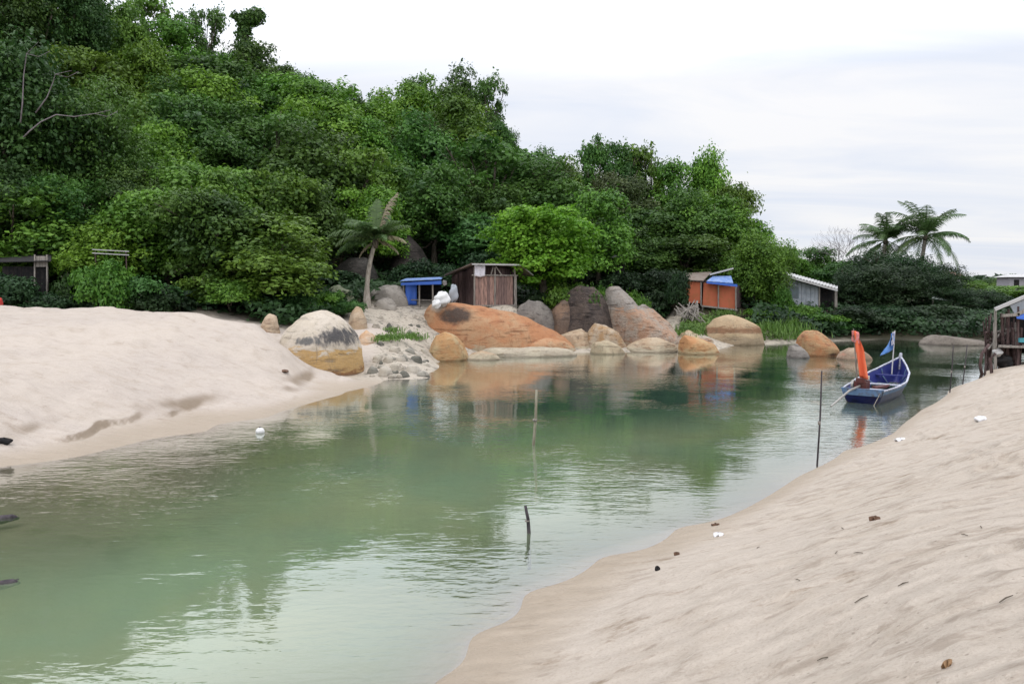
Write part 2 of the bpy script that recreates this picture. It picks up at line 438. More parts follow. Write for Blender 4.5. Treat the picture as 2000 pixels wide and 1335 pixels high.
def rockmat(name, a, b, c=None, stains=(), bands=(), bump=.6, scale=1.3, drip=False, crack_=.0):
    """a/b: two stone colours in large patches, c: streaks; stains: (world point, radius, colour); bands: (z low, z high, colour)"""
    k = NT(name); P = k.pos(); z = k.xyz(P)[2]
    n1 = k.noise(P, scale, 6, .6, .3); n2 = k.noise(P, scale * 6, 6, .65); n3 = k.noise(k.mapv(P, (1, 1, 3.0)), scale * 1.6, 5, .6, .6)
    col = k.mix(k.ss(n1, .38, .62), a, b)
    if c: col = k.mix(k.math('MULTIPLY', k.ss(n3, .52, .68), .75), col, c)
    for z0, z1, cc in bands:
        zz = k.math('ADD', z, k.math('MULTIPLY', k.math('SUBTRACT', n3, .5), .9 * (z1 - z0) + .25))
        f = k.math('MULTIPLY', k.ss(zz, z0 - .08, z0 + .08), k.math('SUBTRACT', 1.0, k.ss(zz, z1 - .1, z1 + .1)))
        col = k.mix(k.math('MULTIPLY', f, .85), col, cc)
    for pt, rad, cc in stains:
        sb = k.n('ShaderNodeVectorMath', operation='SUBTRACT'); k.l(P, sb.inputs[0]); sb.inputs[1].default_value = tuple(float(v) for v in pt)
        mp = k.mapv(sb.outputs[0], (1 / rad[0], .25 / rad[0], 1 / rad[1]))
        ln = k.n('ShaderNodeVectorMath', operation='LENGTH'); k.l(mp, ln.inputs[0])
        dr = k.noise(k.mapv(P, (7, 7, .7)), 1.0, 4, .6) if drip else n2
        v = k.math('ADD', ln.outputs['Value'], k.math('MULTIPLY', k.math('SUBTRACT', dr, .5), 1.6 if drip else .8))
        v = k.math('ADD', v, k.math('MULTIPLY', k.math('SUBTRACT', n1, .5), .8))
        col = k.mix(k.math('MULTIPLY', k.math('SUBTRACT', 1.0, k.ss(v, .55, 1.2)), .95), col, cc)
    col = k.mix(k.math('MULTIPLY', k.ss(n2, .5, .75), .30), col, tuple(v * .45 for v in a))
    dl = k.noise(k.mapv(P, (5.5, 5.5, .55)), 1.0, 5, .65, .4)
    col = k.mix(k.math('MULTIPLY', k.math('MULTIPLY', k.ss(dl, .56, .70), k.ss(n1, .36, .55)), .55), col, tuple(v * .32 for v in a))
    sl = k.noise(k.mapv(P, (.7, .7, 6.0), (R(9), R(7), 0)), 1.1, 5, .6, .5)
    col = k.mix(k.math('MULTIPLY', k.ss(sl, .60, .70), .5), col, tuple(v * .35 for v in a))
    gr = k.noise(P, 34, 3, .7)
    col = k.mix(k.math('MULTIPLY', k.ss(gr, .55, .72), .38), col, tuple(v * .4 for v in a))
    col = k.mix(k.math('MULTIPLY', k.ss(gr, .42, .30), .22), col, (.5, .47, .42))
    li = k.noise(P, 4.5, 6, .75)
    col = k.mix(k.math('MULTIPLY', k.ss(li, .60, .66), .35), col, (.16, .155, .13))
    wetl = k.ss(k.math('ADD', z, k.math('MULTIPLY', k.math('SUBTRACT', n2, .5), .08)), .10, .02)
    col = k.mix(k.math('MULTIPLY', wetl, .6), col, tuple(v * .3 for v in a))
    vo = k.n('ShaderNodeTexVoronoi', feature='DISTANCE_TO_EDGE'); vo.inputs['Scale'].default_value = scale * .75
    wv = k.n('ShaderNodeVectorMath', operation='ADD'); k.l(P, wv.inputs[0]); nn_ = k.n('ShaderNodeTexNoise'); nn_.inputs['Scale'].default_value = 2.0; k.l(P, nn_.inputs['Vector']); k.l(nn_.outputs['Color'], wv.inputs[1])
    k.l(k.mapv(wv.outputs[0], (1, 1, 2.2)), vo.inputs['Vector'])
    crack = k.math('MULTIPLY', k.ss(vo.outputs['Distance'], .05, .0), k.ss(n1, .45, .6))
    col = k.mix(k.math('MULTIPLY', crack, crack_), col, tuple(v * .25 for v in a))
    h = k.math('ADD', k.math('ADD', n1, k.math('MULTIPLY', gr, .12)), k.math('ADD', k.math('MULTIPLY', n2, .5), k.math('MULTIPLY', n3, .6)))
    h = k.math('SUBTRACT', h, k.math('MULTIPLY', k.ss(sl, .58, .68), .6))
    h = k.math('SUBTRACT', h, k.math('MULTIPLY', crack, crack_))
    return k.principled(col, .9, k.bump(h, bump, .12), .15)

# ------------------------------------------------------------------ ground sheets
def fan(ts, ss, off=4.0):
    T, S = np.meshgrid(ts, ss)
    return T * S, S - off

ss_ = [2.0]
while ss_[-1] < 34: ss_.append(ss_[-1] * 1.0075)
while ss_[-1] < 90: ss_.append(ss_[-1] * 1.006)
while ss_[-1] < 200: ss_.append(ss_[-1] * 1.02)
while ss_[-1] < 5000: ss_.append(ss_[-1] * 1.12)
ss_ = np.array(ss_)
ts_ = np.concatenate([np.linspace(-1.5, -.78, 60)[:-1], np.linspace(-.78, .78, 520), np.linspace(.78, 1.5, 60)[1:]])
X, Y = fan(ts_, ss_)
Z = height(X, Y)
# footprints and scuffs in the near beach
for fx, fy, fr, fd, fh in foot:
    m = (np.abs(X - fx) < 4 * fr) & (np.abs(Y - fy) < 4 * fr)
    if m.any():
        dx, dy = X[m] - fx, Y[m] - fy
        la, lc = dx * cos(fh) + dy * sin(fh), -dx * sin(fh) + dy * cos(fh)
        r2 = (la / (1.5 * fr)) ** 2 + (lc / (.75 * fr)) ** 2
        Z[m] += np.where(Z[m] > .15, fd * (-np.exp(-r2 ** 1.5) + .5 * np.exp(-(np.sqrt(r2) - 1.55) ** 2 * 4)), 0)
FOR = forest_mask(X, Y)
ROCK = (1 - sstep(-3, 1, X - (Y - 16) * .55 + 4)) * sstep(-5.5, -4.8, X + (28 - Y) * .1) * sstep(24, 26.5, Y)
ROCK = np.where(Y > 34, 1.0, ROCK)
ROCK = ROCK * (Z > -.25)
BEA = sstep(-2, 0, X - (Y - 16) * .55 + 4) * (Y < 36)
nr, nc = X.shape
idx = np.arange(nr * nc).reshape(nr, nc)
Q = np.stack([idx[:-1, :-1], idx[:-1, 1:], idx[1:, 1:], idx[1:, :-1]], -1).reshape(-1, 4)
VV = np.stack([X, Y, Z], -1).reshape(-1, 3)
fc = VV[Q].mean(1)
ff = FOR.ravel()[Q].mean(1)
cls = np.full(len(Q), 4)
cls[(fc[:, 1] > 24) & (ff > .5) & (fc[:, 2] > 1.4)] = 3
beachside = fc[:, 0] - (fc[:, 1] - 16) * .55 + 4 > -1
cls[(fc[:, 2] >= 0) & beachside & (fc[:, 1] < 34)] = 1
cls[(fc[:, 2] >= 0) & ~beachside & (fc[:, 0] < -3.4) & (fc[:, 1] < 31) & (ff <= .5)] = 2
cls[(fc[:, 2] < 0)] = 0
for code, nm in ((0, 'riverbed'), (1, 'beach'), (2, 'sand_mound'), (3, 'hillside'), (4, 'ground')):
    q = Q[cls == code]
    if not len(q): continue
    used, inv = np.unique(q, return_inverse=True)
    me = mesh_np(nm, VV[used], inv.reshape(-1, 4), True)
    for an, arr in (('forest', FOR), ('rocky', ROCK), ('beach', BEA)):
        a = me.attributes.new(an, 'FLOAT', 'POINT'); a.data.foreach_set('value', arr.ravel()[used].astype(np.float32))
    props(put(nm, me, M['ground']), kind='structure')

# water sheet
ws = [3.5]
while ws[-1] < 75: ws.append(ws[-1] * 1.016)
wt = np.linspace(-1.5, 1.5, 300)
WX, WY = fan(wt, np.array(ws))
WZ = np.zeros_like(WX)
DEP = np.clip(-height(WX, WY), 0, 3)
nr, nc = WX.shape
idx = np.arange(nr * nc).reshape(nr, nc)
WQ = np.stack([idx[:-1, :-1], idx[:-1, 1:], idx[1:, 1:], idx[1:, :-1]], -1).reshape(-1, 4)
keep = (DEP.ravel()[WQ].max(1) > 0)
WV = np.stack([WX, WY, WZ], -1).reshape(-1, 3)
# keep one ring beyond the waterline so that no gap opens
ringv = np.zeros(nr * nc, bool); ringv[WQ[keep].ravel()] = True
keep = ringv[WQ].any(1)
used, inv = np.unique(WQ[keep], return_inverse=True)
me = mesh_np('water', WV[used], inv.reshape(-1, 4), True)
a = me.attributes.new('depth', 'FLOAT', 'POINT'); a.data.foreach_set('value', DEP.ravel()[used].astype(np.float32))
props(put('water', me, M['water']), kind='structure')

# ------------------------------------------------------------------ sky and sun
SUN_EL, SUN_AZ = R(58), R(215)       # azimuth: the sun stands behind the camera, to its left
w = bpy.data.worlds.new('World'); scene.world = w; w.use_nodes = True
t = w.node_tree; t.nodes.clear()
def wn(typ, **kw):
    nd = t.nodes.new(typ)
    for k_, v in kw.items(): setattr(nd, k_, v)
    return nd
sky = wn('ShaderNodeTexSky', sky_type='NISHITA', sun_disc=False); sky.sun_elevation = SUN_EL; sky.sun_rotation = SUN_AZ
tc = wn('ShaderNodeTexCoord')
sep = wn('ShaderNodeSeparateXYZ'); t.links.new(tc.outputs['Generated'], sep.inputs[0])
zc = wn('ShaderNodeMath', operation='MAXIMUM'); t.links.new(sep.outputs[2], zc.inputs[0]); zc.inputs[1].default_value = 0
za = wn('ShaderNodeMath', operation='ADD'); t.links.new(zc.outputs[0], za.inputs[0]); za.inputs[1].default_value = .12
dv = wn('ShaderNodeVectorMath', operation='DIVIDE'); t.links.new(tc.outputs['Generated'], dv.inputs[0])
cb = wn('ShaderNodeCombineXYZ'); [t.links.new(za.outputs[0], cb.inputs[i]) for i in range(3)]; t.links.new(cb.outputs[0], dv.inputs[1])
mp = wn('ShaderNodeMapping'); mp.inputs['Scale'].default_value = (.55, 1.5, 1); mp.inputs['Rotation'].default_value = (0, 0, R(8)); t.links.new(dv.outputs[0], mp.inputs[0])
nz = wn('ShaderNodeTexNoise'); nz.inputs['Scale'].default_value = 1.1; nz.inputs['Detail'].default_value = 7; nz.inputs['Roughness'].default_value = .55; nz.inputs['Distortion'].default_value = .6; t.links.new(mp.outputs[0], nz.inputs['Vector'])
cr = wn('ShaderNodeValToRGB'); t.links.new(nz.outputs['Fac'], cr.inputs[0])
cr.color_ramp.elements[0].position = .36; cr.color_ramp.elements[0].color = (.82, .865, .97, 1)
cr.color_ramp.elements[1].position = .62; cr.color_ramp.elements[1].color = (.99, .985, 1.0, 1)
el = wn('ShaderNodeValToRGB'); t.links.new(zc.outputs[0], el.inputs[0])
for k_, (p_, v_) in enumerate(((0, 9.4), (.24, 10.4), (.40, 21.0), (1.0, 24.0))):
    e_ = el.color_ramp.elements[k_] if k_ < 1 else (el.color_ramp.elements[-1] if k_ == 3 else el.color_ramp.elements.new(p_))
    e_.position = p_; e_.color = (v_, v_, v_, 1)
mul = wn('ShaderNodeMix', data_type='RGBA', blend_type='MULTIPLY'); mul.inputs[0].default_value = 1; t.links.new(cr.outputs[0], mul.inputs[6])
t.links.new(el.outputs[0], mul.inputs[7])
mx = wn('ShaderNodeMix', data_type='RGBA'); mx.inputs[0].default_value = .93; t.links.new(sky.outputs[0], mx.inputs[6]); t.links.new(mul.outputs[2], mx.inputs[7])
bg = wn('ShaderNodeBackground'); bg.inputs[1].default_value = .1; t.links.new(mx.outputs[2], bg.inputs[0])
wo = wn('ShaderNodeOutputWorld'); t.links.new(bg.outputs[0], wo.inputs[0])
sl = bpy.data.lights.new('sun', 'SUN'); sl.energy = 0.8; sl.angle = R(18); sl.color = (1, .95, .88)
so = link(bpy.data.objects.new('sun', sl)); so.location = (0, 0, 60)
so.rotation_euler = (pi / 2 - SUN_EL, 0, pi - SUN_AZ)

# ------------------------------------------------------------------ rocks
def noise3(P, sc, seed):
    a = vnoise(P[:, 0] * sc + seed, P[:, 2] * sc + seed * 1.7) + vnoise(P[:, 1] * sc + seed * 2.3, P[:, 2] * sc - seed) + vnoise(P[:, 0] * sc - seed, P[:, 1] * sc + seed)
    return a

def rock(label, outline, base_py, thick, mat, z0=0.0, seed=1.0, rough=.10, q=.62, group=None, name='boulder', cat='boulder', d=None, nu=80, na=64, sink=.35, facet=.5):
    """outline: the top silhouette in photo pixels; the stone gets its own distance, size and thickness"""
    o = np.array(outline, float)
    if d is None: d = onz(o[:, 0].mean(), base_py, z0)[1] + .75 * thick
    u = .5 - .5 * np.cos(np.linspace(0, pi, nu)); u = .6 * u + .4 * np.linspace(0, 1, nu)
    pxs = o[0, 0] + u * (o[-1, 0] - o[0, 0])
    pys = np.interp(pxs, o[:, 0], o[:, 1])
    ker = np.array([1, 2, 1]) / 4
    for _ in range(2): pys[1:-1] = np.convolve(pys, ker, 'same')[1:-1]
    top = np.array([at(a, b, d) for a, b in zip(pxs, pys)])
    zb = z0 - sink
    th = thick * np.clip(np.sin(pi * np.clip(u, .004, .996)), 0, 1) ** .55
    A = np.linspace(0, 2 * pi, na, endpoint=False)
    V = []
    for i in range(nu):
        for al in A:
            ca, sa = cos(al), sin(al)
            yy = d + th[i] * np.sign(ca) * abs(ca) ** q
            hz = max(top[i, 2] - zb, .02)
            zz = zb + (hz * sa ** q if sa > 0 else -.25 * hz * abs(sa) ** q)
            V.append((top[i, 0] + (yy - d) / d * top[i, 0] * .0, yy, zz))
    V = np.array(V)
    cen = np.array([V[:, 0].mean(), d, zb + .3])
    dirv = V - cen; dirv /= np.linalg.norm(dirv, axis=1)[:, None] + 1e-6
    size = min(o[-1, 0] - o[0, 0], 160) / F * d
    amp = 1.7 * rough * size * (noise3(V, 1.6 / max(size, .5), seed) * .8 + noise3(V, 4.2 / max(size, .5), seed + 3) * .42 + noise3(V, 11 / max(size, .5), seed + 5) * .2 + noise3(V, 26 / max(size, .5), seed + 7) * .10)
    V = V + dirv * amp[:, None] * np.array([1, 1, .8])
    rr = np.random.default_rng(int(seed * 100))
    hw = np.abs(V - cen).max(0)
    for _ in range(16):
        nv = rr.normal(0, 1, 3); nv[2] = abs(nv[2]) * .6; nv[1] = -abs(nv[1]); nv /= np.linalg.norm(nv)
        sup = ((V - cen) @ nv).max(); lim = sup * rr.uniform(.76, .95)
        ex = (V - cen) @ nv - lim
        V = V - np.where(ex > 0, ex * facet, 0)[:, None] * nv
    fs = [(i * na + k, i * na + (k + 1) % na, (i + 1) * na + (k + 1) % na, (i + 1) * na + k) for i in range(nu - 1) for k in range(na)]
    fs = [tuple(reversed(f)) for f in fs] + [tuple(range(na)), tuple((nu - 1) * na + k for k in reversed(range(na)))]
    me = bpy.data.meshes.new(name)
    base = np.array([V[:, 0].mean(), d, z0])
    me.from_pydata((V - base).tolist(), [], fs); me.validate()
    me.polygons.foreach_set('use_smooth', [True] * len(me.polygons)); me.update()
    ob = put(name, me, mat); ob.location = base.tolist()
    props(ob, label, cat, group); return ob

cream, ochre, orange, pale = (.50, .44, .37), (.42, .26, .09), (.44, .18, .065), (.42, .37, .28)
black, darkb, pinkb = (.025, .024, .025), (.045, .036, .032), (.38, .22, .14)

d1 = 26.6
rock('big cream boulder with black drip stains and an ochre foot, beside the sand mound',
     [(522, 690), (530, 664), (556, 636), (590, 614), (625, 606), (655, 614), (684, 634), (700, 662), (711, 694), (713, 725)], 738, 1.5,
     rockmat('stone_cream', cream, (.44, .38, .30), None,
             stains=[(at(678, 642, d1 - 1.2), (.62, .40), black), (at(652, 662, d1 - 1.3), (.8, .36), (.05, .05, .055)), (at(660, 676, d1 - 1.4), (.24, .6), black), (at(692, 676, d1 - 1.0), (.24, .6), black), (at(590, 668, d1 - 1), (.45, .14), (.11, .11, .11))],
             bands=[(-.4, .88, ochre), (-.4, .20, (.17, .075, .035))], drip=True), seed=2.2, rough=.04, facet=.4)
rock('long orange rock slab with a dark stain, carrying the timber hut',
     [(800, 690), (806, 640), (818, 602), (846, 593), (900, 594), (950, 601), (1005, 607), (1040, 622), (1075, 640), (1110, 655), (1132, 672), (1140, 690)], 690, 2.0,
     rockmat('stone_orange', (.37, .175, .088), (.38, .235, .135), (.27, .115, .06), stains=[(at(890, 616, 35.8), (.85, .42), darkb), (at(850, 600, 36), (.4, .25), (.30, .26, .22))],
             bands=[(-.4, .24, (.36, .32, .23))], scale=.8, crack_=0), seed=5.1, rough=.04, q=.7, facet=.25)
rock('round orange boulder at the waterline below the long orange slab',
     [(832, 700), (834, 668), (846, 650), (868, 645), (890, 654), (906, 672), (916, 698)], 705, 1.0,
     rockmat('stone_yellow_orange', (.39, .225, .105), (.40, .30, .17), (.31, .15, .075), bands=[(-.4, .1, (.33, .25, .14))]), seed=7.4, rough=.05, facet=.25)
rock('flat pale ledge at the waterline under the long orange slab',
     [(905, 700), (920, 683), (960, 678), (1010, 682), (1060, 676), (1110, 680), (1142, 688), (1150, 697)], 697, .8,
     rockmat('stone_pale', pale, (.36, .31, .24), (.25, .2, .14)), seed=8.8, rough=.05)
m_dark = rockmat('stone_dark', (.045, .036, .034), (.085, .066, .056), (.12, .09, .075), bump=1.0, scale=1.8)
rock('large blackish brown boulder leaning between the lime tree and the pink rock',
     [(1074, 640), (1088, 606), (1104, 580), (1130, 564), (1160, 566), (1184, 592), (1202, 622), (1218, 648)], 640, 1.5, m_dark, z0=1.0, seed=9.6, rough=.075, d=39.4, q=1.0, facet=.9)
m_grey = rockmat('stone_grey', (.15, .135, .125), (.22, .2, .18), (.08, .07, .065))
rock('low grey boulder beside the timber hut under the lime tree',
     [(1004, 630), (1012, 592), (1030, 580), (1056, 590), (1078, 600), (1086, 630)], 630, .9, m_grey, z0=1.3, seed=3.3, d=39.2)
m_brown = rockmat('stone_brown', (.20, .13, .09), (.13, .095, .075), (.07, .055, .05))
rock('brown boulder between the grey boulder and the blackish leaning boulder',
     [(1066, 634), (1078, 592), (1098, 580), (1120, 588), (1132, 612), (1140, 634)], 634, .9, m_brown, z0=1.2, seed=4.3, d=39.6)
m_pink = rockmat('stone_pink', (.36, .225, .15), (.33, .275, .225), (.20, .10, .06), scale=1.9, bump=1.0, bands=[(1.9, 3.4, (.25, .235, .215))] + [(-.4, .25, (.34, .29, .21))])
rock('large pinkish rock slope rising behind the blackish leaning boulder',
     [(1160, 700), (1170, 600), (1182, 544), (1192, 532), (1208, 542), (1230, 568), (1248, 594), (1258, 585), (1284, 596), (1304, 620), (1322, 650), (1344, 692)], 684, 2.6, m_pink, seed=6.6, rough=.07, d=39.8, q=1.0, facet=.8)
rock('small brown banded rock below the blackish leaning boulder',
     [(1136, 676), (1146, 642), (1160, 629), (1185, 635), (1212, 650), (1232, 676)], 676, .8, rockmat('stone_banded', (.34, .22, .12), (.40, .33, .25), (.17, .1, .06), scale=2.0), seed=1.9, rough=.05, d=38.0, facet=.15)
rock('low pale wedge of rock at the waterline below the banded rock',
     [(1146, 694), (1158, 668), (1185, 664), (1212, 676), (1224, 694)], 692, .7, rockmat('stone_pale_wedge', (.42, .36, .25), (.36, .29, .2), (.25, .19, .12)), seed=2.9, rough=.05)
rock('big beige domed boulder standing in the water with a brown band',
     [(1360, 676), (1376, 640), (1396, 622), (1424, 613), (1450, 612), (1470, 624), (1488, 644), (1504, 662), (1514, 678)], 674, 1.4,
     rockmat('stone_beige', (.40, .31, .20), (.37, .27, .17), None, bands=[(.62, .92, (.18, .09, .05)), (-.3, .35, (.33, .26, .18))]), seed=4.9, rough=.045)
rock('orange boulder in the water in front of the beige domed boulder',
     [(1318, 694), (1324, 664), (1340, 655), (1366, 658), (1392, 670), (1410, 684), (1420, 696)], 692, .8,
     rockmat('stone_orange_front', (.38, .195, .09), (.40, .28, .15), (.22, .09, .045), bands=[(-.3, .12, (.38, .32, .2))]), seed=5.9, rough=.06)
rock('small flat pinkish rock behind the orange boulder at the shore',
     [(1330, 684), (1340, 662), (1370, 658), (1400, 662), (1410, 684)], 682, .7, m_pink, seed=8.1, rough=.06, d=40.2)
rock('round rust orange boulder near the boat with a dark split at its foot',
     [(1552, 698), (1560, 662), (1576, 648), (1600, 646), (1624, 660), (1640, 676), (1650, 698)], 696, .9,
     rockmat('stone_rust', (.36, .16, .075), (.33, .22, .12), (.20, .085, .05), stains=[(at(1614, 690, 35), (.34, .10), (.05, .025, .02))]), seed=6.9, rough=.05)
rock('low flat rock beside the rust orange boulder',
     [(1630, 706), (1645, 684), (1670, 680), (1692, 690), (1706, 706)], 704, .8, rockmat('stone_flat', (.34, .26, .19), (.25, .18, .13), (.4, .2, .14)), seed=7.9, rough=.06)
rock('grey rock half sunk on the shore side of the rust orange boulder',
     [(1538, 700), (1546, 676), (1560, 672), (1576, 690), (1582, 702)], 700, .6, m_grey, seed=3.9, rough=.08)
m_ledge = rockmat('stone_ledge', (.40, .32, .23), (.36, .26, .17), (.22, .14, .09), bands=[(-.3, .22, (.40, .35, .26))])
rock('lighter orange ledge stepping out below the long orange slab', [(960, 694), (985, 668), (1030, 658), (1080, 656), (1118, 664), (1140, 680), (1152, 694)], 690, 1.1, rockmat('stone_ledge_orange', (.40, .21, .11), (.41, .29, .18), (.27, .12, .06), bands=[(-.3, .2, (.38, .33, .24))]), seed=11.2, rough=.05, facet=.7, q=.85)
rock('tan ledge between the orange slab and the banded rock', [(1076, 684), (1090, 652), (1110, 640), (1136, 640), (1158, 656), (1170, 684)], 684, 1.0, m_ledge, seed=12.4, rough=.07, facet=.8, d=38.2, q=.9)
rock('long low pale ledge at the foot of the pinkish rock slope', [(1206, 694), (1222, 668), (1256, 660), (1290, 663), (1318, 670), (1340, 694)], 686, .9, m_ledge, seed=13.7, rough=.06, facet=.8, d=37.0, q=.9)
rock('small tan rock wedged between pinkish slope and beige dome', [(1318, 684), (1330, 652), (1346, 644), (1366, 654), (1380, 684)], 680, .7, m_ledge, seed=14.9, rough=.08, facet=.8, d=40.6)
rock('low tan ledge in front of the round orange boulder gap', [(900, 708), (912, 690), (940, 684), (966, 690), (978, 706)], 704, .5, m_ledge, seed=15.1, rough=.07, facet=.8)
rock('brown rock tucked under the blackish leaning boulder', [(1096, 664), (1108, 632), (1130, 622), (1156, 628), (1172, 664)], 660, .8, m_brown, seed=16.3, rough=.08, facet=.8, d=38.8, z0=.5)
m_grey2 = rockmat('stone_warm_grey', (.33, .30, .26), (.25, .225, .195), (.12, .1, .085))
rock('flat warm grey rock on top of the pile beside the coconut palm',
     [(716, 590), (728, 566), (750, 558), (780, 560), (794, 572), (796, 588)], 588, .7, m_grey2, z0=2.25, seed=1.4, d=39.0, rough=.05)
rock('pitted warm grey rock at the bottom of the pile beside the coconut palm',
     [(718, 626), (724, 596), (738, 582), (764, 581), (778, 592), (784, 624)], 616, .7, m_grey2, z0=1.7, seed=2.4, d=37.6, rough=.08)
m_tan = rockmat('stone_tan', (.42, .33, .24), (.36, .26, .17), (.2, .13, .09))
rock('upright tan rock just behind the cream boulder',
     [(680, 640), (684, 602), (692, 592), (704, 600), (714, 622), (718, 642)], 640, .5, m_tan, z0=1.2, seed=2.7, d=32.5, rough=.06)
rock('peach coloured rock between the cream boulder and the grass patch',
     [(690, 684), (694, 652), (712, 642), (734, 656), (748, 684)], 680, .6, rockmat('stone_peach', (.47, .30, .18), (.46, .38, .30), (.36, .2, .11)), z0=.5, seed=3.7, d=30.5, rough=.06)
rock('small brown rock half buried behind the crest of the sand mound',
     [(506, 646), (512, 618), (524, 608), (538, 616), (546, 646)], 640, .45, m_tan, z0=1.2, seed=6.1, d=28.9, rough=.07)
rock('mossy boulder among the shrubs behind the cream boulder',
     [(628, 596), (640, 566), (660, 556), (684, 566), (696, 596)], 594, .9, rockmat('stone_moss', (.15, .17, .10), (.27, .28, .21), (.08, .12, .04)), z0=2.1, seed=6.3, d=36.5, rough=.07)
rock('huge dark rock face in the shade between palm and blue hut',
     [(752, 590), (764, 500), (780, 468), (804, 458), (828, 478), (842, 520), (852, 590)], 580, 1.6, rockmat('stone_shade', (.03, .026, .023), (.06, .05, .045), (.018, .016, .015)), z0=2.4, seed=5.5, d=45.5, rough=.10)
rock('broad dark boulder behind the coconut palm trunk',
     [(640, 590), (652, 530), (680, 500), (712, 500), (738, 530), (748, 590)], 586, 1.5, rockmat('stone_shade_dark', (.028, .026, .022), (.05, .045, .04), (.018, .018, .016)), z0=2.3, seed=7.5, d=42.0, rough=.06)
rock('low grey sandbar rock shelf at the far bank beside the jetty',
     [(1796, 676), (1806, 660), (1830, 654), (1870, 658), (1910, 663), (1936, 667), (1944, 677)], 675, 1.2, rockmat('stone_shelf', (.13, .11, .095), (.19, .165, .14), (.07, .06, .05)), seed=9.3, rough=.03)
# cobbles along the rocky inlet
cob = [(728, 728, 26), (752, 734, 34), (772, 722, 30), (788, 736, 26), (806, 726, 32), (826, 734, 26), (758, 706, 26), (782, 704, 22), (812, 706, 30), (736, 704, 24), (800, 690, 24), (770, 686, 26), (828, 690, 20), (742, 676, 20), (820, 660, 24), (800, 652, 16), (734, 640, 20), (742, 622, 16), (760, 640, 18)]
_rc = np.random.default_rng(4)
cob += [(_rc.uniform(722, 838), _rc.uniform(686, 740), _rc.uniform(7, 17)) for _ in range(26)] + [(_rc.uniform(725, 835), _rc.uniform(615, 680), _rc.uniform(6, 13)) for _ in range(22)] + [(_rc.uniform(1215, 1335), _rc.uniform(664, 684), _rc.uniform(7, 18)) for _ in range(12)]
m_cob = [rockmat('cobble_grey', (.21, .20, .17), (.30, .28, .24), (.10, .1, .085)), rockmat('cobble_dark', (.09, .09, .075), (.14, .135, .115), (.05, .05, .045)), rockmat('cobble_pale', (.46, .42, .36), (.38, .34, .28), (.25, .22, .18))]
for i, (px, py, wd) in enumerate(cob):
    g = ground_hit(px, py, 20)
    s = wd
    rock('rough stone in the rubble of the inlet below the grass patch' if px < 900 else 'small pale stone at the foot of the pinkish rock slope', [(px - s / 2, py + s * .1), (px - s * .36, py - s * .34), (px - s * .05, py - s * .52 + (i % 3) * 2), (px + s * .32, py - s * .36), (px + s / 2, py + s * .1)], py,
         s / F * g[1] * .42, m_cob[(0, 2, 2, 1, 2)[i % 5]], z0=g[2], seed=10 + i * 1.3, rough=.16, facet=.85, group='stones in the inlet rubble' if px < 900 else 'stones below the pink rock slope', name='stone', cat='stone', d=g[1], nu=20, na=20, sink=.1)

# ------------------------------------------------------------------ vegetation
def leaf_cloud(c, n, L, W, tint, rs, upb=.35, droop=.25):
    """diamond leaves at points c with outward normals n"""
    m = len(c)
    nn = n + rs.normal(0, .55, (m, 3)); nn[:, 2] += upb
    nn /= np.linalg.norm(nn, axis=1)[:, None]
    tdir = rs.normal(0, 1, (m, 3)); tdir -= (tdir * nn).sum(1)[:, None] * nn
    tdir /= np.linalg.norm(tdir, axis=1)[:, None]; tdir[:, 2] -= droop
    tdir /= np.linalg.norm(tdir, axis=1)[:, None]
    sd = np.cross(nn, tdir); sd /= np.linalg.norm(sd, axis=1)[:, None]
    k = rs.uniform(.65, 1.3, m)[:, None]
    a = c - tdir * L * .5 * k; b = c + sd * W * .5 * k + nn * W * .15; d = c + tdir * L * .5 * k; e = c - sd * W * .5 * k + nn * W * .15
    V = np.stack([a, b, d, e], 1).reshape(-1, 3)
    Qd = np.arange(4 * m).reshape(m, 4)
    return V, Qd, np.clip(tint, 0, 1)

def leaf_mesh(name, V, Qd, tint):
    me = mesh_np(name, V, Qd)
    a = me.attributes.new('tint', 'FLOAT', 'FACE')
    a.data.foreach_set('value', np.asarray(tint, np.float32))
    return me

def crown(name, seed, rad, cz_, nl, lr, per, L, W, low=-.55, spread=.9, flat=.72, gap=0.0, inner=.25):
    rs = np.random.default_rng(seed)
    Vs, Qs, Ts, lobes = [], [], [], []
    off = 0
    while len(lobes) < nl:
        v = rs.normal(0, 1, 3); v /= np.linalg.norm(v)
        if v[2] < low: continue
        r_ = spread * rs.uniform(.5, 1.0)
        env = 1 + .24 * sin(3 * atan2(v[1], v[0]) + seed) * (1 - abs(v[2])) + .14 * sin(5 * v[2] + seed * 2)
        lobes.append((v * r_ * env * np.array(rad) + np.array([0, 0, cz_]), lr * rs.choice([.5, .7, .9, 1.1, 1.5], p=[.2, .25, .25, .18, .12])))
    for c, r_ in lobes:
        m = int(per * (r_ / lr) ** 2)
        n = rs.normal(0, 1, (m, 3)); n /= np.linalg.norm(n, axis=1)[:, None]
        n[:, 2] = np.where(n[:, 2] < -.35, -n[:, 2], n[:, 2])
        rr = np.where(rs.random(m) < inner, rs.uniform(.3, .85, m), rs.uniform(.8, 1.1, m) + .35 * rs.random(m) ** 5)
        wob = 1 + .34 * np.sin(n[:, 0] * 5 + c[0] * 3) * np.sin(n[:, 1] * 5 + c[1] * 4)
        p = c + n * (r_ * rr * wob)[:, None] * np.array([1, 1, flat])
        lt = rs.uniform(0.05, .8)
        tint = lt + rs.normal(0, .16, m)
        V, Qd, T_ = leaf_cloud(p, n, L, W, tint, rs)
        Vs.append(V); Qs.append(Qd + off); Ts.append(T_); off += len(V)
    return leaf_mesh(name, np.vstack(Vs), np.vstack(Qs), np.concatenate(Ts)), lobes

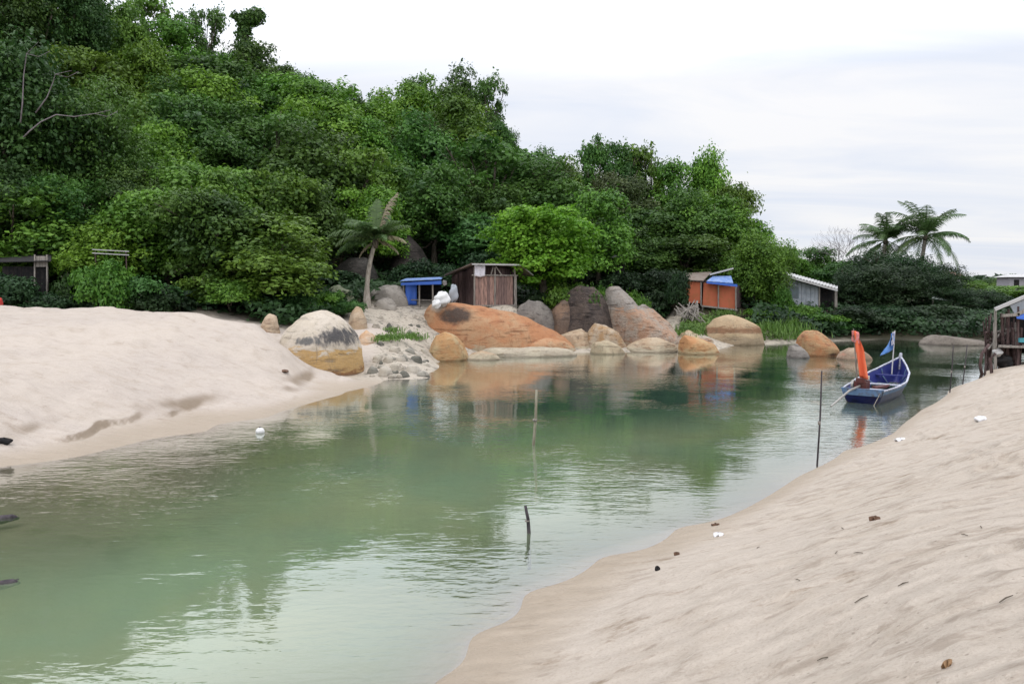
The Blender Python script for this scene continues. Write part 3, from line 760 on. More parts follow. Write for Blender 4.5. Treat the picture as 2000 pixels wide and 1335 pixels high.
def trunk_mesh(name, lobes, h, r0, seed, limbs=7, mat='bark'):
    rs = np.random.default_rng(seed)
    mb = MB()
    top = np.array([rs.uniform(-.25, .25), rs.uniform(-.25, .25), h])
    mid = top * .5 + np.array([rs.uniform(-.15, .15), rs.uniform(-.15, .15), 0]); mid[2] = h * .5
    mb.tube([(0, 0, -.8), (0, 0, 0), mid, top], [r0 * 1.35, r0 * 1.1, r0 * .8, r0 * .55], 8)
    order = list(range(len(lobes))); rs.shuffle(order)
    for i in order[:limbs]:
        c, r_ = lobes[i]
        s = mid + (top - mid) * rs.uniform(.1, 1)
        kn = s * .5 + c * .5 + np.array([0, 0, -.2])
        mb.tube([s, kn, c, c + (c - kn) * .12], [r0 * .42, r0 * .28, r0 * .14, .012], 6)
        for _ in range(2):
            q = c + rs.normal(0, r_ * .6, 3); mb.tube([kn * .4 + c * .6, q], [r0 * .14, .01], 5)
    me = bpy.data.meshes.new(name); me.from_pydata(mb.V, [], mb.Fc); me.validate()
    me.polygons.foreach_set('use_smooth', [True] * len(me.polygons)); me.update()
    me.materials.append(M[mat]); return me

KINDS = {}
def proto(kind, mat, seeds, **kw):
    KINDS[kind] = []
    bark = kw.pop('bark', 'bark'); limbs = kw.pop('limbs', 7); r0 = kw.pop('r0', .17); name = kw.pop('name', 'broadleaf_tree')
    for sd in seeds:
        me, lobes = crown('crown', sd, **kw)
        me.materials.append(M[mat])
        tm = trunk_mesh('trunk', lobes, kw['cz_'] * .85, r0, sd, limbs, bark)
        KINDS[kind].append((me, tm, name))

# nominal tree: 6 m tall
common = dict(rad=(2.1, 2.1, 2.6), cz_=3.1, nl=76, lr=.64, per=190, L=.215, W=.12, low=-.9, flat=.85)
proto('dark', 'leaf_dark', (1, 2, 3), **common)
proto('mid', 'leaf_mid', (4, 5, 6), **common)
proto('bright', 'leaf_bright', (7, 8), **common)
proto('blue', 'leaf_blue', (9, 10), **dict(common, L=.27, W=.16, per=180))
proto('bluebig', 'leaf_blue', (31, 32), **dict(common, nl=150, lr=.5, per=150, L=.135, W=.085))
proto('darkbig', 'leaf_dark', (33, 34), **dict(common, nl=140, lr=.5, per=160, L=.125, W=.075))
proto('brightbig', 'leaf_bright', (35,), **dict(common, nl=130, lr=.5, per=160, L=.13, W=.08))
proto('olive', 'leaf_olive', (11,), **dict(common, per=150, L=.2, W=.1))
proto('airy', 'leaf_dark', (12, 13), **dict(common, rad=(2.0, 2.0, 2.1), cz_=3.7, low=-.6, nl=30, lr=.55, per=120, spread=1.05, inner=.4, L=.24, W=.14, limbs=18))
proto('airymid', 'leaf_mid', (14,), **dict(common, rad=(2.0, 2.0, 2.1), cz_=3.7, low=-.6, nl=30, lr=.6, per=130, spread=1.05, inner=.4, L=.24, W=.14, limbs=18))
proto('lime', 'leaf_lime', (15,), **dict(common, rad=(2.0, 2.0, 2.2), cz_=3.45, nl=150, lr=.42, per=200, low=-1, L=.16, W=.10, limbs=10))
proto('creeper', 'leaf_mid', (16, 17), **dict(common, rad=(1.9, 1.9, 2.7), cz_=2.9, nl=110, lr=.52, per=210, low=-1, L=.15, W=.10, flat=1.3))
proto('twig', 'leaf_olive', (18,), **dict(common, nl=26, lr=.5, per=4, spread=1.05, L=.16, W=.08, limbs=26, bark='bark_grey', r0=.09, name='bare_tree'))
bushk = dict(rad=(1.1, 1.1, .75), cz_=.62, nl=30, lr=.38, per=300, L=.135, W=.075, low=-.4, name='shrub', r0=.05)
proto('bush', 'leaf_mid', (21, 22), **bushk)
proto('bushdark', 'leaf_dark', (23,), **bushk)
proto('bushdeep', 'leaf_shaded', (27, 28), **bushk)
proto('deep', 'leaf_shaded', (36, 37), **dict(common, nl=140, lr=.5, per=160, L=.125, W=.075))
proto('bushblue', 'leaf_blue', (24, 25), **bushk)
proto('bushbright', 'leaf_bright', (26,), **bushk)

TREES = []
_cnt = {}
def plant(kind, x, y, h, wscale=None, label=None, group=None, z=None, cat='tree', nominal=6.0, crown_only=None):
    i = _cnt.get(kind, 0); _cnt[kind] = i + 1
    cm, tm, nm = KINDS[kind][i % len(KINDS[kind])]
    z = hgt(x, y) if z is None else z
    r = thing(nm, label, cat, (x, y, z), group)
    sz = h / nominal; sx = wscale if wscale is not None else sz
    r.scale = (sx * random.uniform(.86, 1.14), sx * random.uniform(.86, 1.14), sz)
    r.rotation_euler = (random.uniform(-.09, .09), random.uniform(-.09, .09), random.uniform(0, 2 * pi))
    put('crown', cm, None, r); put('trunk', tm, None, r)
    TREES.append((r, kind, x, y, z, h)); return r

def skyline(kind, px, top, d, wpx, label):
    x = (px - CX) / F * d
    z = hgt(x, d)
    zt = at(px, top, d)[2]
    h = max(zt - z, 2.0)
    return plant(kind, x, d, h, wscale=(wpx / F * d) / 4.6, label=label, z=z)

SK = [
 ('darkbig', -30, -110, 52, 230, 'tall dark hillside tree in the very top corner of the photo'), ('darkbig', 75, -90, 54, 210, 'tall dark hillside tree next to the top corner of the photo'), ('bluebig', 150, -70, 56, 190, 'tall blue green hillside tree cut by the top edge of the photo'),
 ('dark', 205, -25, 62, 180, 'dark tree on the hilltop cut by the top edge of the photo'),
 ('mid', 285, 2, 60, 120, 'mid green hilltop tree next to the one cut by the top edge'),
 ('bright', 300, 70, 56, 150, 'bright green tree just below the hilltop near the top edge'),
 ('mid', 360, 40, 64, 140, 'dense mid green tree under the loose crowned hilltop tree'), ('airymid', 345, -14, 66, 120, 'loose crowned hilltop tree with sky behind its upper leaves'),
 ('airy', 402, 8, 68, 95, 'small gappy hilltop tree beside the creeper wrapped stump'),
 ('dark', 508, 78, 66, 120, 'dark rounded tree at the shoulder where the skyline drops'),
 ('airy', 548, 112, 68, 100, 'gappy tree on the skyline below the creeper wrapped stump'),
 ('airy', 596, 136, 69, 90, 'thin gappy tree in the dip of the skyline'),
 ('mid', 445, 85, 66, 110, 'mid green tree filling the gap left of the creeper wrapped stump'), ('dark', 650, 165, 70, 140, 'low dark tree in the dip of the skyline'),
 ('airy', 693, 158, 71, 50, 'narrow dark spindly tree standing up in the skyline dip'),
 ('airymid', 742, 178, 70, 90, 'pale loose tree at the edge of the domed summit'),
 ('bright', 800, 168, 68, 130, 'bright green tree on the shoulder of the domed summit'),
 ('mid', 838, 140, 71, 110, 'mid green tree at the top of the domed summit'),
 ('dark', 888, 136, 73, 120, 'dark tree crowning the domed summit'),
 ('airy', 945, 150, 72, 100, 'dark gappy tree at the steep edge of the domed summit'),
 ('dark', 935, 210, 69, 120, 'dark tree hanging on the steep edge below the domed summit'),
 ('dark', 968, 225, 69, 70, 'small dark tree jutting out over the steep edge'),
 ('dark', 990, 262, 70, 60, 'little dark tree at the bottom of the steep skyline edge'),
 ('mid', 900, 190, 64, 150, 'broad pale topped tree in front of the domed summit'),
 ('mid', 1040, 300, 69, 110, 'mid green tree on the low saddle of the skyline'),
 ('mid', 1092, 302, 67, 100, 'second green tree on the low saddle of the skyline'),
 ('airy', 1172, 258, 61, 92, 'gappy tree with sky holes, first above the saddle'),
 ('airy', 1205, 275, 62, 90, 'gappy dark tree leaning on the sky hole above the saddle'),
 ('dark', 1232, 300, 62, 80, 'dense dark tree below the gappy trees of the saddle'),
 ('airymid', 1275, 274, 62, 100, 'mid green tree between the gappy trees and the round topped one'),
 ('mid', 1330, 310, 60, 110, 'mid green tree at the notch before the round topped one'),
 ('bright', 1388, 272, 60, 92, 'round topped bright tree standing highest over the orange house'),
 ('mid', 1415, 335, 58, 100, 'mid green tree under the round topped bright one'),
 ('olive', 1230, 345, 56, 150, 'brownish olive tree below the gappy trees'),
 ('olive', 1165, 335, 57, 120, 'thin brownish tree above the lime tree'),
 ('dark', 1262, 392, 54, 160, 'dark tree above the gap between lime tree and orange house'),
 ('dark', 1325, 380, 54, 160, 'large dark tree above the orange house'),
 ('mid', 1385, 372, 55, 150, 'large mid green tree directly above the blue tarp roof'),
 ('mid', 1432, 388, 56, 90, 'mid green tree at the downhill end of the wooded ridge'),
 ('dark', 1215, 440, 52, 150, 'dark tree beside the crown of the lime tree'),
 ('dark', 1330, 450, 51, 170, 'dark shady tree just behind the orange house'),
 ('dark', 1255, 470, 50.5, 140, 'deep shaded tree over the dark gap beside the orange house'),
 ('bright', 1470, 432, 58, 90, 'bright tree on the slope running down to the grey shed'),
 ('mid', 1508, 468, 60, 80, 'small tree at the foot of the wooded ridge behind the shed'),
 ('mid', 1548, 482, 62, 80, 'low tree behind the roof of the grey shed'),
 ('dark', 1592, 478, 64, 90, 'dark tree behind the lower end of the shed roof'),
 ('dark', 1640, 500, 60, 120, 'dark low tree under the bare twiggy trees'),
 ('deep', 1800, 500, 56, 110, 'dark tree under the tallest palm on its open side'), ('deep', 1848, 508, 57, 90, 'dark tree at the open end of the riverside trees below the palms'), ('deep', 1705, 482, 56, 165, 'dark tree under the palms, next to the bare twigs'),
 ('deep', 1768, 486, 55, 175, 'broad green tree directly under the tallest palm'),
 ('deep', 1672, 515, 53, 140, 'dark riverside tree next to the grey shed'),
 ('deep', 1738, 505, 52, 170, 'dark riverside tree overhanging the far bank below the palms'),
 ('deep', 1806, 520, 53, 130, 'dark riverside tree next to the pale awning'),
 ('mid', 1885, 553, 62, 120, 'green tree between the pale awning and the stilt house'),
 ('mid', 1945, 553, 66, 120, 'green tree rising behind the stilt house roof'),
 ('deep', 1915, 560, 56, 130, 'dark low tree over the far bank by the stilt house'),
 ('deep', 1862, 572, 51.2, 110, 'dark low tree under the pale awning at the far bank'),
 ('mid', 2040, 552, 70, 140, 'green tree behind the stilt house at the edge of the photo'),
 # the big nearer trees at the foot of the hill
 ('bluebig', -60, 30, 38, 330, 'towering blue green tree at the photo edge above the mound'),
 ('bluebig', 75, 60, 37, 330, 'towering dark tree with pale bare branches above the sand mound'),
 ('darkbig', 190, 150, 38, 260, 'tall dark tree beside the one with pale bare branches'),
 ('bluebig', 20, 280, 34.5, 280, 'leafy dark tree over the sand mound below the bare branches'),
 ('darkbig', 140, 320, 35, 230, 'mid height dark tree behind the plank shack'),
 ('darkbig', 255, 330, 37, 200, 'dark tree over the white railing'),
 ('mid', 60, 362, 33.5, 240, 'bright low tree arching over the plank shack'),
 ('bright', 205, 425, 32.8, 170, 'yellow green tree above the white railing'),
 ('mid', 330, 345, 35, 200, 'mid green tree above the sand crest past the railing'),
 ('mid', 430, 322, 38, 170, 'yellow green tree above the end of the sand crest'),
 ('mid', 545, 425, 37, 150, 'bushy green tree above the small half buried rock'),
 ('dark', 640, 372, 42, 150, 'dark tree just behind the drooping palm fronds'),
]
for kind, px, top, d, wpx, lab in SK:
    skyline(kind, px, top, d, wpx, lab)

# the lime tree and the creeper mounds
skyline('lime', 1062, 380, 41.8, 262, 'round lime green tree standing over the timber hut')
c1 = skyline('creeper', 1478, 436, 48.2, 135, 'tall creeper smothered tree column between orange house and grey shed')
c2 = skyline('creeper', 1440, 470, 49.5, 95, 'creeper covered tree leaning on the orange house roof')
c3 = skyline('creeper', 1505, 500, 48.6, 75, 'lower creeper column touching the grey shed')
# the creeper wrapped stump on the skyline
st = thing('dead_tree', 'creeper wrapped dead tree with a flat broken top on the skyline', 'tree', ((478 - CX) / F * 67, 67, hgt((478 - CX) / F * 67, 67)))
b0 = np.array(st.location); tp = at(478, 40, 67)
mb = MB(); mb.tube([b0 - (0, 0, .5), (b0 + tp) / 2 + (.1, 0, 0), tp], [.5, .38, .3], 9); mb.tube([tp - (0, 0, .2), at(500, 34, 67), at(514, 22, 67)], [.24, .2, .1], 7)
mb.build('trunk', M['bark'], st, True)
rs = np.random.default_rng(77); P_ = []; N_ = []
for _ in range(5200):
    f = rs.random()
    if f < .72: c = b0 + (tp - b0) * rs.uniform(.35, 1.03); r_ = .62
    elif f < .79: c = tp + (at(456, 30, 67) - tp) * rs.random(); r_ = .5
    else: c = tp + (at(506, 30, 67) - tp) * rs.random(); r_ = .85
    n = rs.normal(0, 1, 3); n /= np.linalg.norm(n); r_ *= .75 + .5 * abs(sin(c[2] * 2.1) * cos(c[2] * .9 + 1))
    P_.append(c + n * r_ * rs.uniform(.6, 1.15)); N_.append(n)
V, Qd, T_ = leaf_cloud(np.array(P_) - b0, np.array(N_), .26, .17, rs.uniform(0, .8, 5200), rs)
put('crown', leaf_mesh('crown', V, Qd, T_), M['leaf_dark'], st)

# pale bare branches pushing out of the tall trees by the mound
def branch(label, pts, d, r0):
    P0 = [at(a, b, d - i * .12) for i, (a, b) in enumerate(pts)]
    mb = MB(); mb.tube(P0, [r0 * (1 - .75 * i / (len(P0) - 1)) for i in range(len(P0))], 7)
    mb.tube([P0[-2], P0[-2] + (.5, 0, -.12), P0[-2] + (.95, 0, .1)], [r0 * .4, r0 * .25, .01], 5)
    o = mb.build('bare_branch', M['bark_grey'], None, True); props(o, label, 'branch'); return o
branch('long pale bare branch reaching out sideways from the tall dark tree', [(46, 268), (58, 256), (80, 238), (110, 224), (145, 228), (185, 222), (215, 215)], 33.6, .035)
branch('short pale bare branch standing upright in the tall dark tree', [(40, 240), (44, 200), (46, 150), (52, 105), (75, 82)], 33.6, .032)
branch('thin grey bare branch forking above the long pale one', [(70, 220), (92, 190), (104, 160), (108, 145), (140, 138)], 33.6, .028)

# the wooded slope: every crown is a tree of its own
taken = [(x, y) for _, _, x, y, _, _ in TREES]
rp = [p[0] for p in RIDGE]; rdist = [p[1] for p in RIDGE]
tries = 0; auto = []
cand = np.column_stack([rng.uniform(-420, 1440, 6000), rng.random(6000)])
for px, f in cand:
    if len(auto) >= 172: break
    d0 = np.interp(px, PXB, DB) + 1.8; d1_ = np.interp(px, rp, rdist) - 1.5
    if px > 1180: d0 = max(d0, 50)
    d = d0 + (d1_ - d0) * f
    x = (px - CX) / F * d
    sep = 2.6 + .02 * (d - 30)
    if any((x - a) ** 2 + (d - b) ** 2 < sep ** 2 for a, b in taken): continue
    if abs(px - 790) < 60 and d < 46.5: continue
    if 640 < px < 760 and d < 43.5: continue
    if 840 < px < 1180 and d < 47: continue
    taken.append((x, d)); auto.append((px, d, x, f))
for px, d, x, f in auto:
    low = f < .16
    kind = random.choices(['dark', 'mid', 'bright', 'blue', 'olive'], [.24, .46, .20, .07, .03] if px < 850 else [.66, .26, .02, .04, .02])[0]
    if px < 260 and f < .7: kind = random.choices(['dark', 'blue', 'mid'], [.45, .2, .35])[0]
    if random.random() < .13: kind = random.choice(['airymid', 'airymid', 'airy'])
    h = random.uniform(4.4, 7.4) if not low else random.uniform(3.6, 5.6)
    if px > 1000: h *= .9
    if kind[:4] == 'airy': h *= 1.22
    plant(kind, x, d, h, wscale=max(h, 4.6) / 6 * random.uniform(1.05, 1.5), group='trees on the wooded hill')
nm_ = {'airy': 'dark loose leaved', 'airymid': 'loose leaved', 'deep': 'deep green', 'bluebig': 'tall blue green', 'darkbig': 'tall dark', 'brightbig': 'tall yellow green', 'dark': 'dark green', 'mid': 'mid green', 'bright': 'yellow green', 'blue': 'blue green', 'olive': 'brownish olive'}
def zone(px):
    for lim, s in ((90, 'above the plank shack'), (260, 'above the white railing'), (420, 'above the sand crest'), (560, 'above the sand crest end'), (690, 'above the cream boulder'),
                   (800, 'above the coconut palm'), (930, 'above the blue hut'), (1170, 'above the lime tree'), (1320, 'above the pink rock'), (9999, 'above the orange house')):
        if px < lim: return s
def level(py):
    for lim, s in ((150, 'near the hilltop'), (250, 'high on the hill'), (340, 'halfway uphill'), (430, 'low on the hill'), (9999, 'at the hill foot')):
        if py < lim: return s
bins = {}
for r, kind, x, y, z, h in TREES:
    if r.get('label'): continue
    px, py = project((x, y, z + h * .7))
    bins.setdefault((kind, zone(px), level(py)), []).append((px, r))
for (kind, zn, lv), rs_ in bins.items():
    rs_.sort(key=lambda q: q[0])
    many = len(rs_) > 1; zn = zn.replace('the low end of the sand crest', 'the sand crest end')
    for i, (px, r) in enumerate(rs_):
        if not many: r['label'] = f'{nm_[kind]} tree {lv}, {zn}'
        else:
            o_ = ['leftmost', 'second', 'third', 'fourth', 'fifth', 'sixth', 'seventh', 'eighth', 'ninth', 'tenth'][min(i, 9)] if len(rs_) > 2 else ['left-hand', 'right-hand'][i]
            tail = '' if o_ in ('leftmost', 'left-hand', 'right-hand') else ' from the left'
            r['label'] = f'{o_} {nm_[kind]} tree{tail} {lv}, {zn}'

# shrubs
def shrub(kind, px, top, d, wpx, label, group=None):
    x = (px - CX) / F * d; z = hgt(x, d); zt = at(px, top, d)[2]
    return plant(kind, x, d, max(zt - z, .5), wscale=(wpx / F * d) / 2.6, label=label, z=z, cat='shrub', nominal=1.75, group=group)
SH = [
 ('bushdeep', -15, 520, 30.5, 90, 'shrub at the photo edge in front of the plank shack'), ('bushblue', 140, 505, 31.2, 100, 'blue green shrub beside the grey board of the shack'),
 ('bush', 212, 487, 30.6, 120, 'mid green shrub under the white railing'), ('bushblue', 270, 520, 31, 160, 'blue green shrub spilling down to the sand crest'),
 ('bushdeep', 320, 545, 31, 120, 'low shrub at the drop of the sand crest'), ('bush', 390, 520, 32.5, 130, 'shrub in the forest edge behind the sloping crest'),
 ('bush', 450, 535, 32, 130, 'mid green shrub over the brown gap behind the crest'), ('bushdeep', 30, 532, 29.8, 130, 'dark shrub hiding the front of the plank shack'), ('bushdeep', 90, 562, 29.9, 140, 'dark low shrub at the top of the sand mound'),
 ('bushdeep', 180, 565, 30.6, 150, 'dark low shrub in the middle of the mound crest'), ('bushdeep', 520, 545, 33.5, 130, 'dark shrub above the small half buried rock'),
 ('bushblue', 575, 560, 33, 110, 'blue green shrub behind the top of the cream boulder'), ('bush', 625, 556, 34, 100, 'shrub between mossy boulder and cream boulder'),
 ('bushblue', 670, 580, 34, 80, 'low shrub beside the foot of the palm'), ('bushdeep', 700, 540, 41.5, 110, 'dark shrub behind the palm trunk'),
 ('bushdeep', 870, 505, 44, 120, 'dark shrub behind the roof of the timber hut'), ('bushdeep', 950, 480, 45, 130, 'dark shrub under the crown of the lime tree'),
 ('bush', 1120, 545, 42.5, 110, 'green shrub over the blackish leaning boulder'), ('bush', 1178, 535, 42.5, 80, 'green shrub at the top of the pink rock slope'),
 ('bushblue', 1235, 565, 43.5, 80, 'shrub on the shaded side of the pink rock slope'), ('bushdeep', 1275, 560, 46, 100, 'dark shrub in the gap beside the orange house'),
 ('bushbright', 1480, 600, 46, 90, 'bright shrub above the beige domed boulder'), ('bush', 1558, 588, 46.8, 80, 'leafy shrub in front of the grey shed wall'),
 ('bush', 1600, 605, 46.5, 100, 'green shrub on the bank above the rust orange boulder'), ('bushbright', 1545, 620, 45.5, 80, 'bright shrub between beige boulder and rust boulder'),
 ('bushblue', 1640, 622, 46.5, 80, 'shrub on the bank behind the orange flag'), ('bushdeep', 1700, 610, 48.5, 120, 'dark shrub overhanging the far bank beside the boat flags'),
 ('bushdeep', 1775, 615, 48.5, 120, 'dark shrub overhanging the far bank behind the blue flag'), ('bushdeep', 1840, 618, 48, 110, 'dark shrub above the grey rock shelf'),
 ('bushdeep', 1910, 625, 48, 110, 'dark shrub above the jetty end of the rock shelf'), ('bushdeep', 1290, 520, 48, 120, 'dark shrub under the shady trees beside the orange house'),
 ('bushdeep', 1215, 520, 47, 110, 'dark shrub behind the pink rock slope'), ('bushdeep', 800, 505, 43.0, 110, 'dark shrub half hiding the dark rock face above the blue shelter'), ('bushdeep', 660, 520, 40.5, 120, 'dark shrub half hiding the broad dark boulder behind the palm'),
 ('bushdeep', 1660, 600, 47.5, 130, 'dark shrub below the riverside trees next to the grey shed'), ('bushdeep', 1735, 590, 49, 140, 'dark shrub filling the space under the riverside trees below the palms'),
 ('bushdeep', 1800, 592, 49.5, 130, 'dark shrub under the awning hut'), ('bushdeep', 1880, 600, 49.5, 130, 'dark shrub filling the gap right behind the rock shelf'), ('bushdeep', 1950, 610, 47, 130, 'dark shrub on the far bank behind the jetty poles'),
 ('bush', 1110, 534, 40.6, 120, 'green shrub under the lime tree hanging over the blackish boulder'), ('bush', 1158, 534, 40.2, 90, 'green shrub hanging over the top of the blackish leaning boulder'), ('bush', 1240, 553, 41.6, 60, 'green shrub clinging to the flank of the pinkish rock slope'), ('bushdeep', 1060, 560, 41.0, 80, 'dark shrub behind the low grey boulder under the lime tree'),
 ('bushdeep', 1318, 525, 45.2, 60, 'dark shrub half covering the end wall of the orange house'), ('bush', 1520, 545, 47.5, 60, 'green shrub covering the near corner of the grey shed'),
]
for a in SH: shrub(*a)

# palms
def frond(mb_l, base, az, elev, L, droop, width, rs, nleaf=44, lw=.034):
    """arched midrib with hanging leaflets; returns leaflet arrays"""
    pts = []; p = np.array(base, float); e = elev
    n = 12
    for i in range(n + 1):
        pts.append(p.copy())
        p = p + L / n * np.array([cos(az) * cos(e), sin(az) * cos(e), sin(e)]); e -= droop / n * (.5 + i / n)
    mb_l.tube(pts, [.035 * (1 - .8 * i / n) for i in range(n + 1)], 5)
    V = []
    for s in np.linspace(.14, 1, nleaf):
        f = s * n; i = min(int(f), n - 1); c = pts[i] + (pts[i + 1] - pts[i]) * (f - i)
        tg = pts[i + 1] - pts[i]; tg /= np.linalg.norm(tg)
        side = np.cross(tg, (0, 0, 1.)); side /= np.linalg.norm(side) + 1e-6
        up = np.cross(side, tg)
        ln = width * (sin(pi * min(1, .25 + s * .75)) ** .6 * .9 + .1) * rs.uniform(.85, 1.15)
        for sg in (-1, 1):
            dr = side * sg * .8 + tg * .55 - np.array([0, 0, 1]) * rs.uniform(.25, .7) + up * .15
            dr /= np.linalg.norm(dr); w_ = tg * lw
            mid = c + dr * ln * .55 + up * .03; tip = c + dr * ln - np.array([0, 0, ln * .2])
            mb_l.add([c - w_, c + w_, mid + w_ * .9, mid - w_ * .9], [(0, 1, 2, 3)]); mb_l.add([mid - w_ * .9, mid + w_ * .9, tip], [(0, 1, 2)])

def palm(label, base, top, fr, r0, seed, lw=.034):
    rs = np.random.default_rng(seed)
    o = thing('coconut_palm', label, 'palm', base)
    b, t_ = np.array(base, float), np.array(top, float)
    mb = MB(); n = 9
    pts = [b + (t_ - b) * (i / n) + np.array([sin(i / n * pi) * -.14, 0, 0]) for i in range(n + 1)]; pts[0] = b - np.array([0, 0, .5])
    mb.tube(pts, [r0 * (1.5 - .9 * min(1, i / 3) if i < 3 else .75 - .1 * i / n) for i in range(n + 1)], 10)
    mb.build('trunk', M['bark_pale'], o, True)
    for az, el_, L, dr, dry in fr:
        L = L * (.84 if seed == 5 else 1)
        m2 = MB(); frond(m2, t_, az + rs.uniform(-.1, .1), el_, L, dr, L * .25, rs, lw=lw)
        f = m2.build('frond', M['leaf_dry' if dry else 'leaf_palm'], o)
        if dry: f['label'] = 'dry brown frond'
        a = f.data.attributes.new('tint', 'FLOAT', 'FACE'); a.data.foreach_set('value', [float(v) for v in np.clip(rs.normal(.5, .2, len(f.data.polygons)), 0, 1)])
    m3 = MB(); m3.tube([t_ - (0, 0, .35), t_ - (0, 0, .1), t_ + (0, 0, .1)], [r0 * .7, r0 * 1.1, r0 * .6], 8); m3.build('crownshaft', M['bark'], o, True)
    return o
pb = at(717, 606, 37.0); pb[2] = hgt(pb[0], 37.0)
palm('young coconut palm with drooping half dry fronds beside the grey rock pile', pb, at(733, 470, 37.0),
     [(0.5, 1.3, 3.0, .55, 1), (1.6, 1.45, 2.5, .6, 0), (2.7, 1.0, 2.5, 1.3, 0), (3.2, .62, 2.8, 1.5, 0), (3.0, .2, 2.5, 1.5, 0), (3.6, .45, 2.4, 1.7, 0), (3.9, .85, 2.4, 1.4, 0), (0.1, .85, 2.2, 1.3, 0), (-.2, .45, 1.9, 1.5, 1),
      (-.6, .95, 2.3, 1.4, 0), (-1.4, .8, 2.1, 1.5, 0), (4.4, .9, 2.3, 1.4, 0), (3.4, -.5, 1.3, .9, 1), (.1, -.1, 1.5, 1.2, 1), (1.2, 1.1, 2.3, 1.0, 0), (2.2, .7, 2.3, 1.4, 0), (5.2, .5, 2.0, 1.5, 0)], .15, 5)
def crown_fr(seed, n, L):
    rs = np.random.default_rng(seed); out = []
    for i in range(n):
        out.append((2 * pi * i * .382 * 1.0 + rs.uniform(-.2, .2), rs.choice([1.35, 1.1, .8, .45, .05, -.4]) + rs.uniform(-.1, .1), L * rs.uniform(.85, 1.1), rs.uniform(1.0, 1.6), 0))
    return out
for px, py, d, sd, lab in ((1730, 470, 60, 3, 'shorter coconut palm next to the bare twiggy trees'), (1808, 462, 58, 8, 'tallest coconut palm, standing nearest to open sky')):
    top = at(px, py, d); x = top[0] - .3
    palm(lab, (x, d, hgt(x, d)), top, crown_fr(sd, 28, 2.9 if sd == 3 else 3.2), .2, sd, .026)
def bare_tree(px, top, d, wpx, label, seed):
    x = (px - CX) / F * d; z = hgt(x, d); Hh = at(px, top, d)[2] - z
    o = thing('bare_tree', label, 'tree', (x, d, z)); rs = np.random.default_rng(seed)
    tr_, br = MB(), MB()
    def grow(p, dirn, L, r_, dep):
        q = p + dirn * L; m_ = (p + q) / 2 + rs.normal(0, L * .05, 3)
        (tr_ if dep == 0 else br).tube([p, m_, q], [r_, r_ * .85, r_ * .65], 6 if dep < 2 else 4, False)
        if dep >= 5: return
        for _ in range(3 if dep < 4 else 2):
            nd = dirn + rs.normal(0, .55, 3) * np.array([1, .8, .7]); nd[2] += .12; nd /= np.linalg.norm(nd)
            grow(q, nd, L * rs.uniform(.62, .85), max(r_ * .58, .006), dep + 1)
    grow(np.array([x, d, z]), np.array([.03, 0, 1.]), Hh * .42, .07, 0)
    tr_.build('trunk', M['bark_grey'], o, True); br.build('branches', M['bark_grey'], o, True)
bare_tree(1642, 478, 62, 80, 'bare twiggy tree above the grey shed roof', 3)
bare_tree(1672, 482, 63, 80, 'bare twiggy tree touching the shorter palm', 6)

# undergrowth on the forest floor, grass on the bank
def scatter(n, fx, hfun, L, W, mat, name, lo, hi):
    rs = np.random.default_rng(len(name) * 7)
    xs, ys = fx(rs, n)
    m = hfun(xs, ys); xs, ys = xs[m], ys[m]
    zs = height(xs, ys)
    p = np.stack([xs, ys, zs + rs.uniform(lo, hi, len(xs))], 1)
    nn = np.tile([0, -.5, .8], (len(xs), 1))
    clump = np.clip(.45 + fbm(xs * .6, ys * .6, 3) * 1.3 + rs.normal(0, .12, len(xs)), 0, 1)
    V, Qd, T_ = leaf_cloud(p, nn, L, W, clump, rs)
    o = put(name, leaf_mesh(name, V, Qd, T_), mat); return o
def hillxy(rs, n):
    px = rs.uniform(-500, 2300, n); f = rs.random(n) ** 1.2
    d = np.interp(px, PXB, DB) + f * (np.interp(px, rp, rdist) - np.interp(px, PXB, DB))
    return (px - CX) / F * d, d
props(scatter(95000, hillxy, lambda x, y: (forest_mask(x, y) > .6) & (height(x, y) > .15) & ~((x / y * F > 310) & (x / y * F < 470) & (y < 47.5)), .30, .17, M['leaf_shaded'], 'undergrowth', .0, .8), 'tangled dark undergrowth covering the forest floor of the hill', 'undergrowth', kind='stuff')
def bankxy(rs, n):
    px = rs.uniform(1330, 1600, n); d = rs.uniform(41.5, 60, n); return (px - CX) / F * d, d
props(scatter(26000, bankxy, lambda x, y: (height(x, y) > .12) & (fbm(x * .5, y * .5, 3) > -.28) & ~((x / y * F < 480) & (y > 44.6)), .24, .08, M['grass'], 'ground_cover', .0, .35), 'green weeds covering the bank between the orange house and the palms', 'ground cover', kind='stuff')

def grass_patch(pts, n, hmax, label, spread):
    rs = np.random.default_rng(n)
    mb = MB(); tints = []
    for _ in range(n):
        px, py = pts[rs.integers(len(pts))]
        g = patch_g[(px, py)]
        x, y = g[0] + rs.normal(0, spread), g[1] + rs.normal(0, spread * 1.4)
        b = np.array([x, y, g[2] + (y - g[1]) * .08 - .03])
        hgt_ = hmax * rs.uniform(.4, 1); az = rs.uniform(0, 2 * pi); l = np.array([cos(az), sin(az), 0])
        sd = np.array([-sin(az), cos(az), 0]) * .018
        mb.add([b - sd, b + sd, b + l * hgt_ * .25 + (0, 0, hgt_ * .6) + sd * .7, b + l * hgt_ * .25 + (0, 0, hgt_ * .6) - sd * .7], [(0, 1, 2, 3)])
        mb.add([b + l * hgt_ * .25 + (0, 0, hgt_ * .6) - sd * .7, b + l * hgt_ * .25 + (0, 0, hgt_ * .6) + sd * .7, b + l * hgt_ * .6 + (0, 0, hgt_ * .9)], [(0, 1, 2)])
    o = mb.build('grass', M['grass']); props(o, label, 'grass', kind='stuff')
    a = o.data.attributes.new('tint', 'FLOAT', 'FACE'); a.data.foreach_set('value', [float(v) for v in rs.uniform(0, 1, len(o.data.polygons))])
